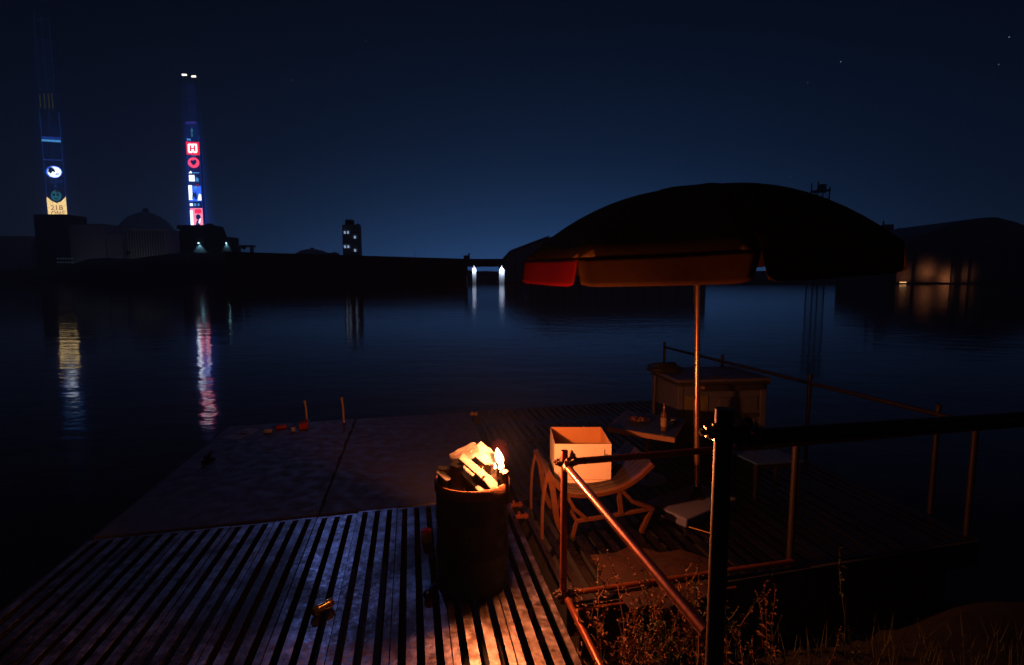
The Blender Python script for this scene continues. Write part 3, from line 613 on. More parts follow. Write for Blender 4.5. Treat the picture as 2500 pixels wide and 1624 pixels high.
def log(name, p0, p1, rad, kind, face, label, char=False, seed=0):
    random.seed(seed); p0 = Vector(p0); p1 = Vector(p1); d = (p1 - p0).normalized()
    a = Vector(face); e1 = (a - d * a.dot(d)).normalized(); e2 = d.cross(e1)      # e1: the way the split face looks
    if kind == 'round': sec = [(math.cos(2 * math.pi * i / 14) * (1 + random.uniform(-.06, .06)), math.sin(2 * math.pi * i / 14)) for i in range(14)]; split = 0
    elif kind == 'half': sec = [(math.cos(math.pi * i / 9) * 1.0, -math.sin(math.pi * i / 9) * .8) for i in range(10)] + [(-.4, .05), (.2, .03), (.6, .06)]; split = 3
    elif kind == 'quarter': sec = [(.9 * math.cos(math.pi * .5 * i / 6), -.9 * math.sin(math.pi * .5 * i / 6)) for i in range(7)] + [(.02, -.3), (.0, .0), (.4, .04)]; split = 3
    else: sec = [(-1, -.22), (1, -.26), (1.02, .2), (.3, .24), (-.4, .2), (-.98, .24)]; split = 6
    n = len(sec); k = 7; v = []
    for i in range(k):
        q = i / (k - 1); c = p0.lerp(p1, q); s = rad * (1 + random.uniform(-.06, .06))
        for j, (x, y) in enumerate(sec):
            w_ = 1 + random.uniform(-.05, .05)
            v.append(c + (e1 * y + e2 * x) * s * w_ + d * (random.uniform(-.012, .012) if i in (0, k - 1) else 0))
    mb = MB()
    f = []; ms = []
    for i in range(k - 1):
        for j in range(n):
            j2 = (j + 1) % n; f.append((i * n + j, i * n + j2, (i + 1) * n + j2, (i + 1) * n + j)); ms.append(0 if j >= n - split - (1 if 0 < split < 6 else 0) else 1)
    f += [tuple(range(n - 1, -1, -1)), tuple((k - 1) * n + j for j in range(n))]; ms += [0, 0]
    mb.add(v, f); mb.m = ms
    o = mb.build(name, ['wood_char' if char else 'wood_split', 'wood_char' if char else 'wood_bark'], None, bevel=.004)
    return tag(o, label, 'firewood', 'firewood in the drum')
LG = [
    ((-.460, 4.05, 1.005), (-.275, 4.12, 1.085), .062, 'board', (-.2, -.55, .8), 'pale split board leaning left at the top of the woodpile', 0),
    ((-.300, 4.13, 1.085), (-.135, 4.07, .965), .072, 'board', (.25, -.6, .75), 'pale split board sloping right, next to the flame', 0),
    ((-.395, 4.00, 1.050), (-.215, 3.91, .925), .040, 'board', (.2, -.25, .95), 'narrow pale board crossing the middle of the woodpile', 0),
    ((-.385, 4.03, .965), (-.185, 3.90, .815), .075, 'half', (.55, -.35, .75), 'broad half log with curved bark edge, centre front of the drum', 0),
    ((-.245, 3.975, .955), (-.125, 3.925, .835), .054, 'half', (.35, -.3, .9), 'small half log with blocky cut end, lower right in the drum', 0),
    ((-.055, 4.01, .68), (-.062, 3.985, .935), .036, 'round', (1, 0, 0), 'round log end standing by the right rim', 0),
    ((-.430, 4.00, .64), (-.424, 3.985, 1.0), .050, 'round', (1, 0, 0), 'reddish upright round log left of the woodpile centre', 0),
    ((-.540, 4.00, .68), (-.536, 3.99, .965), .042, 'round', (1, 0, 0), 'short round log end by the left rim', 0),
    ((-.575, 3.965, .955), (-.480, 3.895, .905), .026, 'board', (.1, -.4, .9), 'small pale chip lying by the left rim', 0),
    ((-.19, 4.06, .66), (-.165, 4.03, .99), .055, 'quarter', (-.3, .4, .5), 'charred wedge behind the boards', 1),
    ((-.115, 4.06, .66), (-.112, 4.05, .93), .048, 'quarter', (.7, .3, .3), 'charred stump under the flame', 1),
    ((-.36, 3.90, .62), (-.375, 3.88, .83), .032, 'quarter', (.2, -.9, .2), 'dark sliver at the front inside the drum', 1),
    ((-.52, 4.15, .75), (-.36, 4.22, 1.0), .055, 'round', (0, 0, 1), 'charred round log leaning at the back of the drum', 1),
    ((-.50, 3.93, .70), (-.30, 4.08, .90), .060, 'round', (0, 0, 1), 'black log deep in the drum, under the pale chip', 1),
    ((-.16, 4.16, .78), (-.30, 4.02, .88), .060, 'half', (0, 0, 1), 'black half log deep in the drum, under the sloping board', 1),
    ((-.22, 4.22, .80), (-.10, 4.16, .97), .040, 'half', (.3, -.5, .8), 'pale wood chunk behind the flame at the back rim', 0),
]
for i, (p0, p1, rd, kd, rl, lb, ch) in enumerate(LG): log('firewood_log', p0, p1, rd, kd, rl, lb, ch, 40 + i)

fl = thing('flame', (-.104, 4.05, .92), 'bright white teardrop flame on the charred stump, right side of drum', 'flame')
mb = MB(); pr = []
for i in range(13):
    q = i / 12; pr.append(((.035 * math.sin(math.pi * q ** .75) ** .8 * (1 - .1 * q)), q * .14))
pr[0] = (.0, 0); pr[-1] = (0, .14)
mb.lathe(pr, (-.104, 4.05, .965), 16); mb.v = [(x + .012 * math.sin((z - .9) * 22), y, z) for x, y, z in mb.v]; mb.build('flame_body', 'flame_core', fl, smooth=True)
for k, (dx, dz, h) in enumerate(((.03, .94, .06), (-.03, .935, .055), (.008, .93, .05))):
    mb = MB(); mb.lathe([(0, 0), (.014, h * .25), (.011, h * .55), (0, h)], (-.104 + dx, 4.035, dz), 10); mb.build('flame_tongue', 'flame_core', fl, smooth=True)
for k in (.55, .8, 1.1):
    mb = MB(); mb.lathe([(.075 * k * math.sin(math.pi * i / 12), -.115 * k * math.cos(math.pi * i / 12)) for i in range(13)], (-.100, 4.075, 1.045), 18); mb.build('glow', 'flame_halo', fl, smooth=True)
ld = bpy.data.lights.new('fire_light', 'POINT'); l = bpy.data.objects.new('fire_light', ld); C.objects.link(l)
ld.energy = 175; ld.color = (1, .255, .078); ld.shadow_soft_size = .03
l.location = Vector((-.056, 3.970, 1.15)) - LOC[fl.name]; l.parent = fl
ld = bpy.data.lights.new('fire_light', 'POINT'); l = bpy.data.objects.new('fire_light', ld); C.objects.link(l)      # second lamp added above the flame to brighten the deck's left side
ld.energy = 13; ld.color = (1, .28, .08); ld.shadow_soft_size = .12; l.location = Vector((-.27, 3.88, 1.70)) - LOC[fl.name]; l.parent = fl

# ================================================================= CANS AND LITTER ON THE DECK
def can(name, p, axis_z, tilt, L_, r_, mats, label, cat='can', dent=0.0):
    T = thing(name, p, label, cat)
    T.rotation_euler = (0, tilt, axis_z); z0 = 0
    LOC[T.name] = Vector((0, 0, 0))
    mb = MB(); pf = [(0, .004), (r_ * .78, 0), (r_ * .8, .004), (r_, .014), (r_, L_ * .3), (r_ * (1 - dent), L_ * .5), (r_, L_ * .7), (r_, L_ - .016), (r_ * .82, L_ - .004)]; mb.lathe(pf, (0, 0, 0), 20); mb.build('body', mats[0], T, smooth=True)
    mb = MB(); mb.lathe([(r_ * .82, L_ - .004), (r_ * .84, L_), (r_ * .78, L_), (r_ * .76, L_ - .005), (0, L_ - .006)], (0, 0, 0), 20); mb.build('lid', mats[1], T, smooth=True)
    mb = MB(); mb.box((r_ * .25, 0, L_ - .002), (r_ * .7, r_ * .42, .003)); mb.build('pull_tab', mats[1], T)
    return T
can('drinks_can', (-1.43, 3.60, .036), R(52), R(90), .16, .035, ('can_gold', 'can_silver'), 'dented gold can lying on the slats, front left of drum', dent=.12)
can('drinks_can', (-.652, 3.80, .034), R(64), R(90), .13, .034, ('can_blue', 'can_silver'), 'dark blue can lying by the foot of the drum')
can('drinks_can', (-.668, 4.27, .034), R(100), R(90), .12, .034, ('can_black', 'can_silver'), 'black can lying end-on between carton and drum')
fc = thing('drinks_carton', (-.79, 4.70, 0), 'small olive carton with a red folded top, left of the drum', 'carton')
mb = MB(); mb.box((-.79, 4.70, .046), (.09, .07, .09), (0, 0, R(8))); mb.build('body', 'carton_olive', fc, bevel=.004)
mb = MB(); mb.prism([(-.836, .094), (-.744, .094), (-.746, .11), (-.79, .128), (-.834, .112)], 4.668, 4.732); mb.build('folded_top', 'can_red', fc)
can('drinks_can', (-3.90, 8.16, .034), R(15), R(90), .13, .035, ('can_white', 'can_silver'), 'pale blue-white can lying beside the paper sheet')
can('drinks_can', (-3.80, 8.37, .034), R(25), R(90), .16, .036, ('can_red', 'can_silver'), 'red can lying at the deck edge, left of the ladder')
can('drinks_can', (-3.48, 8.26, 0), 0, 0, .08, .036, ('can_white', 'can_black'), 'crushed white can standing left of the ladder post')
bx = thing('litter_box', (-3.38, 8.44, 0), 'small red box with tilted lid at the foot of the left ladder post', 'box')
mb = MB(); mb.box((-3.38, 8.44, .042), (.13, .1, .08), (0, 0, R(14))); mb.build('body', 'can_red', bx, bevel=.004)
mb = MB(); mb.box((-3.385, 8.45, .098), (.14, .1, .014), (R(14), R(-16), R(14))); mb.build('lid', 'can_red', bx)
ps = thing('paper_sheet', (-4.25, 8.0, .004), 'pale printed paper sheet lying flat at the far left deck corner', 'paper')
cn = [Vector(q) for q in ((-4.44, 7.87, .006), (-4.12, 7.80, .006), (-4.02, 8.33, .006), (-4.27, 8.42, .006))]
mb = MB(); mb.hexa(cn, [q + Vector((0, 0, .004)) for q in cn]); mb.build('sheet', 'paper', ps)
for k, (u0, u1, v0, v1) in enumerate(((.15, .85, .40, .47), (.3, .9, .52, .57), (.15, .6, .66, .70))):
    f = lambda u, v: (cn[0] * (1 - u) + cn[1] * u) * (1 - v) + (cn[3] * (1 - u) + cn[2] * u) * v + Vector((0, 0, .0075))
    MB().add([f(u0, v0), f(u1, v0), f(u1, v1), f(u0, v1)], [(0, 1, 2, 3)]).build('print_line', 'ink', ps, recalc=False)
mc = thing('mooring_cleat', (-4.02, 6.84, 0), 'black mooring cleat at the left edge of the smooth slab', 'cleat')
mb = MB(); mb.box((-4.02, 6.84, .02), (.1, .16, .04)); mb.build('foot', 'can_black', mc, bevel=.005)
mb = MB(); mb.path([(-4.0, 6.72, .1), (-4.01, 6.78, .09), (-4.03, 6.9, .09), (-4.04, 6.97, .1)], [.015, .024, .024, .015], 8); mb.path([(-4.02, 6.84, .02), (-4.02, 6.84, .1)], .03, 8); mb.build('horn', 'can_black', mc, smooth=True)

ldr = thing('ladder', (-3.16, 8.86, 0), 'brass boarding ladder with two hand posts at the far deck edge', 'ladder')
for i, (x, y, h) in enumerate(((-3.49, 8.86, .37), (-2.855, 8.84, .43))):
    mb = MB(); mb.path([(x, y, .0), (x - .006, y, h * .6), (x - .02, y, h - .05)], [.018, .017, .017], 10); ps_ = mb.build('hand_post', 'brass', ldr, smooth=True)
    mb = MB(); mb.lathe([(0, -.03), (.018, -.022), (.026, 0), (.018, .02), (0, .028)], (x - .022, y, h - .03), 12); mb.build('knob', 'brass', ps_, smooth=True)
    mb = MB(); mb.lathe([(0, .03), (.04, .026), (.045, 0)], (x, y, 0), 14); mb.build('flange', 'steel_grey', ps_, smooth=True)
for k in range(2): mb = MB(); mb.path([(-3.46, 9.0, -.14 - .22 * k), (-2.88, 9.14, -.14 - .22 * k)], .014, 8); mb.build('rung', 'brass', ldr)

# ================================================================= PIPE RAILINGS
def pipe(a, b_, r_, m, parent, name): mb = MB(); mb.path([a, b_], r_, 16); return mb.build(name, m, parent, smooth=True)
def clamp(parent, p, r_, axis, side):
    p = Vector(p); ax = Vector(axis).normalized(); sd = Vector(side).normalized(); mb = MB(); mb.path([p - ax * .03, p + ax * .03], r_ + .008, 14); c_ = mb.build('clamp', 'clamp_steel', parent, smooth=True)
    th = ax.cross(sd)
    for sg in (-1, 1):
        mb = MB(); q = p + sd * (r_ + .02) + th * sg * .022; mb.box(q - sd * .008, (.03, .03, .035)); mb.path([q - sd * .01, q + sd * .032], .0075, 8); mb.path([q + sd * .012, q + sd * .024], .0145, 6); mb.build('bolt', 'clamp_steel', c_)
A = Vector((.382, 3.773, 0)); PR = .0255
ra = thing('pipe_railing', A, 'scaffold-pipe railing crossing behind the weeds, its left post in front of the carton', 'railing')
pipe(A, A + Vector((0, 0, 1.172)), PR, 'pipe_rust', ra, 'post')
Rv = V.normalized()
rail_z = 1.088
pipe(A + Vector((.045, 0, rail_z)) + Rv * -.0, A + Rv * 4.6 + Vector((.045, 0, rail_z - .03)), PR, 'pipe_rust', ra, 'rail')
for t_ in (2.06, 4.05): q = A + Rv * t_; pipe(q + Vector((0, .056, 0)), q + Vector((0, .056, 1.13)), PR + .003, 'pipe_shaded', ra, 'post'); clamp(ra, q + Vector((0, .056, rail_z)), PR, (0, 0, 1), (-1, 0, 0))
pipe(A + Vector((.04, .0, .07)), A + Rv * 2.0 + Vector((.04, 0, .05)), PR * .8, 'pipe_rust', ra, 'bottom_rail')
pipe(A + Vector((.05, -.10, .0)), A + Rv * 1.4 + Vector((.04, -.12, -.02)), PR * .45, 'pipe_rust', ra, 'bottom_rail')
clamp(ra, A + Vector((0, 0, 1.085)), PR, (0, 0, 1), (-1, -.2, 0)); clamp(ra, A + Vector((.06, .01, 1.088)), PR, Rv, (0, -.2, 1)); clamp(ra, A + Vector((0, 0, .07)), PR, (0, 0, 1), (-1, -.4, 0)); clamp(ra, A + Vector((.07, .01, .07)), PR, Rv, (.2, -1, .3))
B = Vector((.757, 1.86, -.3)); BR = .032
rs = thing('pipe_handrail', A + Vector((.02, -.03, 0)), 'rust-red sloping-looking handrail pipe running from the left post towards the camera', 'railing')
hA = A + Vector((.012, -.06, 1.075)); hB = Vector((.752, 1.93, 1.055))
pipe(hA, hB, PR, 'pipe_rust', rs, 'rail')
pipe(A + Vector((.03, -.05, .05)), A + Vector((.03, -.05, .05)) - U * 2.6, PR * .95, 'pipe_rust', rs, 'bottom_rail')
clamp(rs, hA + (hB - hA).normalized() * .02, PR, hB - hA, (.3, -.3, 1))
rb = thing('tall_rail_frame', B, 'thick dark pipe post and top rail nearest the camera', 'railing')
pipe(B, Vector((.757, 1.86, 1.958)), BR, 'pipe_brown', rb, 'post')
e0 = Vector((.80, 1.80, 1.87)); e1_ = e0 + Vector((2.1, .52, -.03))
pipe(e0, e1_, .030, 'pipe_brown', rb, 'rail')
clamp(rb, (.757, 1.86, 1.872), BR, (0, 0, 1), (-1, -.3, 0)); clamp(rb, e0 + Vector((.02, .005, 0)), .032, e1_ - e0, (-.2, -.8, 1))

# railing on the right edge of the deck
rr_ = thing('edge_railing', (3.5, 8.8, 0), 'rusty pipe railing along the right deck edge, behind the freezer', 'railing')
q1, q2, q3 = Vector((3.06, 10.6, 0)), Vector((3.96, 6.98, 0)), Vector((4.33, 5.3, 0))
for q in (q1, (q1 + q2) / 2, q2, q3): pipe(q, q + Vector((0, 0, 1.13)), .026, 'pipe_shaded', rr_, 'post'); mb = MB(); mb.lathe([(.03, 1.12), (.03, 1.15), (0, 1.16)], (q.x, q.y, 0), 10); mb.build('cap', 'pipe_shaded', rr_)
pipe(q1 + Vector((0, 0, 1.05)), q3 + Vector((.1, -.5, 1.05)), .026, 'pipe_shaded', rr_, 'rail')

# ================================================================= LOUNGE CHAIRS
def make_chair(label):
    T = thing('lounge_chair', (0, 0, 0), label, 'chair')
    prof = [(0, .63), (.035, .575), (.085, .50), (.15, .44), (.25, .405), (.42, .40), (.6, .425), (.75, .475), (.88, .56), (1.0, .67)]
    def smooth(p, k=4):
        o_ = []
        for i in range(len(p) - 1):
            p0, p1, p2, p3 = p[max(i - 1, 0)], p[i], p[i + 1], p[min(i + 2, len(p) - 1)]
            for j in range(k):
                t = j / k
                o_.append(tuple(.5 * ((2 * p1[c]) + (-p0[c] + p2[c]) * t + (2 * p0[c] - 5 * p1[c] + 4 * p2[c] - p3[c]) * t * t + (-p0[c] + 3 * p1[c] - 3 * p2[c] + p3[c]) * t ** 3) for c in (0, 1)))
        return o_ + [p[-1]]
    cv = smooth(prof); W2 = .33
    def band(pts, y0, y1, th):
        mb = MB(); n = len(pts); v = []
        for i, (x, z) in enumerate(pts):
            a, b_ = pts[max(i - 1, 0)], pts[min(i + 1, n - 1)]; d = Vector((b_[0] - a[0], b_[1] - a[1])).normalized(); nx_, nz_ = -d.y * th / 2, d.x * th / 2
            v += [(x + nx_, y0, z + nz_), (x + nx_, y1, z + nz_), (x - nx_, y1, z - nz_), (x - nx_, y0, z - nz_)]
        f = []
        for i in range(n - 1):
            for j in range(4): j2 = (j + 1) % 4; f.append((4 * i + j, 4 * i + j2, 4 * i + 4 + j2, 4 * i + 4 + j))
        f += [(3, 2, 1, 0), (4 * n - 4, 4 * n - 3, 4 * n - 2, 4 * n - 1)]
        return mb.add(v, f)
    for s in (-1, 1):
        y0, y1 = s * W2 - .030, s * W2 + .030
        band(cv, y0, y1, .034).build('side_rail', 'chair_frame', T)
        band(smooth([(-.01, .625), (.03, .5), (.055, .34), (.085, .16), (.16, 0)]), y0 - s * .001, y1 + s * .003, .050).build('leg', 'chair_frame', T)
        band(smooth([(-.012, .61), (-.045, .45), (-.06, .25), (-.06, 0)]), y0 + .004, y1 - .004, .022).build('leg', 'chair_frame', T)
        band([(.27, .15), (.62, .185), (1.02, .235)], y0 + .008, y1 - .008, .022).build('stretcher', 'chair_frame', T)
        band([(.272, .15), (.25, .08), (.235, 0)], y0 + .006, y1 - .006, .026).build('leg', 'chair_frame', T)
        band([(1.0, .232), (.95, .11), (.90, 0)], y0 + .006, y1 - .006, .03).build('leg', 'chair_frame', T)
        band([(.67, .42), (.70, .2)], y0 + .002, y1 - .002, .036).build('brace', 'chair_frame', T)
        band([(.70, .43), (.8, .32), (1.0, .235)], y0 + .005, y1 - .005, .034).build('brace', 'chair_frame', T)
        band([(.17, .41), (.24, .28), (.36, .17)], y0 + .005, y1 - .005, .034).build('brace', 'chair_frame', T)
    for x, z in ((-.012, .615), (.28, .385), (.72, .44), (.99, .645), (.27, .145), (1.0, .215)):
        mb = MB(); mb.box((x, 0, z), (.03, 2 * W2 - .046, .026)); mb.build('cross_bar', 'chair_frame', T)
    top = [(x, z + .012) for x, z in cv]
    for k in range(8):
        y = -W2 + .06 + k * (2 * W2 - .12) / 7
        band(top, y - .033, y + .033, .012).build('slat', 'chair_slat', T)
    return T
ch = make_chair('wooden lounge chair holding the open carton')
ch.location = (.300, 5.10, 0); ch.rotation_euler = (0, 0, R(7))
lt = thing('low_table', (2.75, 5.85, 0), 'low table with shade-darkened frame and three boards tinted moonlight blue, behind the thick near post', 'table')
q0 = Vector((2.538, 6.007, .40)); qa = Vector((.581, .089, 0)); qb = Vector((.113, -.399, 0))
for k in range(3):
    a_ = q0 + qa * (k / 3 + .012); b2 = q0 + qa * ((k + 1) / 3 - .012); mb = MB(); cs_ = [a_, b2, b2 + qb, a_ + qb]
    mb.hexa(cs_, [q + Vector((0, 0, .022)) for q in cs_]); mb.build('board', 'board_moonlit', lt, bevel=.003)
for u_, v_ in ((.06, .1), (.94, .1), (.06, .9), (.94, .9)):
    q = q0 + qa * u_ + qb * v_; mb = MB(); mb.path([Vector((q.x, q.y, .002)), Vector((q.x, q.y, .398))], .022, 8); mb.build('leg', 'frame_shaded', lt, smooth=True)
for v_ in (.12, .88): mb = MB(); q = q0 + qa * .5 + qb * v_; mb.box((q.x, q.y, .37), (.56, .03, .05), (0, 0, math.atan2(qa.y, qa.x))); mb.build('cross_bar', 'frame_shaded', lt)

cb = thing('carton', (.70, 5.37, .416), 'open white cardboard carton with the letter L, on the lounge chair', 'carton')
x0, x1, y0, y1, z0, z1 = .415, .972, 5.06, 5.66, .418, .812
TH = .007
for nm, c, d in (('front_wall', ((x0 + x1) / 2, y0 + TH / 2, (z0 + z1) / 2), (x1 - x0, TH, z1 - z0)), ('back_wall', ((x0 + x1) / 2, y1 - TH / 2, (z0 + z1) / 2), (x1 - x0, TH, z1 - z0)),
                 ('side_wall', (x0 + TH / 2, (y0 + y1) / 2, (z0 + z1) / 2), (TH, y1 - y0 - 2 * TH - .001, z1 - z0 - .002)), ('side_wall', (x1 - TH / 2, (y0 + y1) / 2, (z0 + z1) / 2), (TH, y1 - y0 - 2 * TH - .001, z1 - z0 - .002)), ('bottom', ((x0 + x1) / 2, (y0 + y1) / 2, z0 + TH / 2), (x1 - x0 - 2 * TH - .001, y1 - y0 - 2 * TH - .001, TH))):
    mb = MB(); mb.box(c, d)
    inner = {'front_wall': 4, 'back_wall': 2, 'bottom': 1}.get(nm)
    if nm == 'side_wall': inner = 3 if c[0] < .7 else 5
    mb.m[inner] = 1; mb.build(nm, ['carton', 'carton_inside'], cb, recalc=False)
v, f = text_mesh('L', .085); MB().add([(x1 - .055 + q.x, y0 - .0015, z1 - .085 + q.y) for q in v], f).build('lettering', 'ink', cb, recalc=False)
v, f = text_mesh('1', .06); MB().add([(x0 + .045 + q.x, y0 - .0015, z0 + .09 + q.y) for q in v], f).build('lettering', 'ink', cb, recalc=False)
mb = MB(); mb.box(((x0 + x1) / 2, y0 - .001, z0 + .035), (x1 - x0 - .004, .002, .006)); mb.build('fold_line', 'carton_inside', cb)

# ================================================================= TABLE WITH BOTTLE AND PLATE
FL, FR, BL = Vector((1.10, 6.05, 0)), Vector((1.764, 5.618, 0)), Vector((1.487, 6.841, 0)); BR_ = FR + BL - FL; TC = (FR + BL) / 2
tb_ = thing('side_table', TC, 'square pedestal table with blue top and wooden edge', 'table')
def inset(q, k): return TC + (q - TC) * k
mb = MB(); mb.hexa([inset(q, .955) + Vector((0, 0, .672)) for q in (FL, FR, BR_, BL)], [inset(q, .955) + Vector((0, 0, .703)) for q in (FL, FR, BR_, BL)]); mb.build('table_top', 'table_top', tb_)
cs = [FL, FR, BR_, BL]
for i in range(4):
    a, b_ = cs[i], cs[(i + 1) % 4]; ai, bi = inset(a, .957), inset(b_, .957); mb = MB(); mb.hexa([q + Vector((0, 0, .645)) for q in (a, b_, bi, ai)], [q + Vector((0, 0, .7)) for q in (a, b_, bi, ai)]); mb.build('edge_strip', 'table_edge', tb_, bevel=.004)
mb = MB(); mb.path([TC + Vector((0, 0, .03)), TC + Vector((0, 0, .67))], .024, 12); mb.build('pedestal', 'pipe_rust', tb_, smooth=True)
mb = MB(); mb.lathe([(.24, 0), (.24, .015), (.05, .035), (.0, .035)], TC, 24); mb.build('foot', 'steel_grey', tb_, smooth=True)
bo = thing('bottle', (1.72, 5.90, .704), 'brown glass bottle with orange-lit neck on the blue table', 'bottle')
mb = MB(); mb.lathe([(0, .002), (.032, 0), (.035, .008), (.035, .175), (.028, .205), (.0145, .225), (.013, .305), (.016, .306), (.016, .318), (0, .318)], (1.72, 5.90, .704), 20); mb.build('glass_body', 'bottle_glass', bo, smooth=True)
mb = MB(); mb.lathe([(.0358, .05), (.0358, .15)], (1.72, 5.90, .704), 20); mb.build('paper_label', 'bottle_label', bo, smooth=True)
pl = thing('plate', (1.53, 6.30, .705), 'brown plate of scraps on the blue table', 'plate')
mb = MB(); mb.lathe([(0, .0), (.07, .0), (.13, .022), (.135, .027), (.128, .028), (.07, .008), (0, .007)], (1.53, 6.30, .705), 28); mb.build('dish', 'plate_brown', pl, smooth=True)
random.seed(5)
for k in range(7):
    a = k * .9; mb = MB(); mb.lathe([(0, -.012), (.022, -.006), (.026, .006), (.012, .016), (0, .018)], (1.53 + .06 * math.cos(a), 6.30 + .06 * math.sin(a), .728), 8); mb.build('scrap', 'weed_dry', pl, smooth=True)
ds = thing('ash_bowl', (1.92, 6.22, .705), 'small dark bowl behind the bottle on the blue table', 'bowl')
mb = MB(); mb.lathe([(0, 0), (.04, 0), (.058, .035), (.054, .036), (.036, .008), (0, .008)], (1.92, 6.22, .705), 20); mb.build('bowl_shell', 'can_black', ds, smooth=True)
mb = MB(); mb.path([(1.89, 6.2, .742), (1.965, 6.19, .75)], .004, 6); mb.build('cigarette', 'can_white', ds)

# ================================================================= CHEST FREEZER
fz = thing('chest_freezer', (2.36, 7.44, 0), 'large pale chest freezer with heavy lid, behind the parasol pole', 'freezer'); fz.rotation_euler = (0, 0, R(6.5)); LOC[fz.name] = Vector((0, 0, 0))
FW, FD, FH = 1.33, .95, .90
mb = MB(); mb.box((FW / 2, FD / 2, FH / 2 + .03), (FW - .02, FD - .02, FH - .06)); mb.build('body', 'freezer_shell', fz, bevel=.015)
for x, y in ((.035, .035), (FW - .035, .035), (.035, FD - .035), (FW - .035, FD - .035)): mb = MB(); mb.box((x, y, FH / 2), (.09, .09, FH)); mb.build('corner_post', 'freezer_shell', fz, bevel=.012)
mb = MB(); mb.box((-.004, FD * .84, FH / 2), (.02, .025, FH - .05)); mb.build('side_seam', 'freezer_dark', fz)
mb = MB(); mb.box((.28, -.003, FH * .46), (.34, .022, FH * .75)); mb.build('ochre_panel', 'freezer_ochre', fz, bevel=.005)
for z, x0_, x1_ in ((.62, .6, 1.2), (.30, .68, 1.18)): mb = MB(); mb.box(((x0_ + x1_) / 2, -.004, z), (x1_ - x0_, .03, .2)); mb.build('front_panel', 'freezer_shell', fz, bevel=.008)
for z in (.45, .13): mb = MB(); mb.box((.9, -.003, z), (.66, .018, .06)); mb.build('front_rib', 'freezer_dark', fz)
mb = MB(); mb.box((FW / 2, FD / 2 - .02, FH + .025), (FW + .06, FD + .06, .05)); mb.build('lid_skirt', 'freezer_dark', fz, bevel=.01)
mb = MB(); mb.box((FW / 2, FD / 2 - .01, FH + .076), (FW + .1, FD + .1, .05)); lid = mb.build('lid', 'freezer_shell', fz, bevel=.02)
mb = MB(); mb.box((FW * .48, .1, FH + .108), (.16, .03, .02)); mb.build('lid_handle', 'freezer_dark', lid, bevel=.005)
mb = MB(); mb.box((FW * .58, -.09, FH - .02), (FW * .7, .05, .09)); mb.build('front_bumper', 'freezer_dark', fz, bevel=.015)
random.seed(9); mb = MB(); v = []; f = []; nu, nv = 16, 10
for j in range(nv):
    for i in range(nu):
        a = 2 * math.pi * i / nu; b_ = math.pi * .5 * j / (nv - 1); k = .9 + .25 * noise.noise(Vector((math.cos(a) * 2, math.sin(a) * 2, j * .35)))
        v.append((2.36 + .30 * math.cos(a) * math.cos(b_) ** .6 * k, 8.13 + .2 * math.sin(a) * math.cos(b_) ** .6 * k, 1.003 + .13 * math.sin(b_) * k))
for j in range(nv - 1):
    for i in range(nu): i2 = (i + 1) % nu; f.append((j * nu + i, j * nu + i2, (j + 1) * nu + i2, (j + 1) * nu + i))
mb.add(v, f); tag(mb.build('folded_tarp', 'tarp_dark', smooth=True), 'black crumpled tarp lying on the left end of the freezer lid', 'tarp')

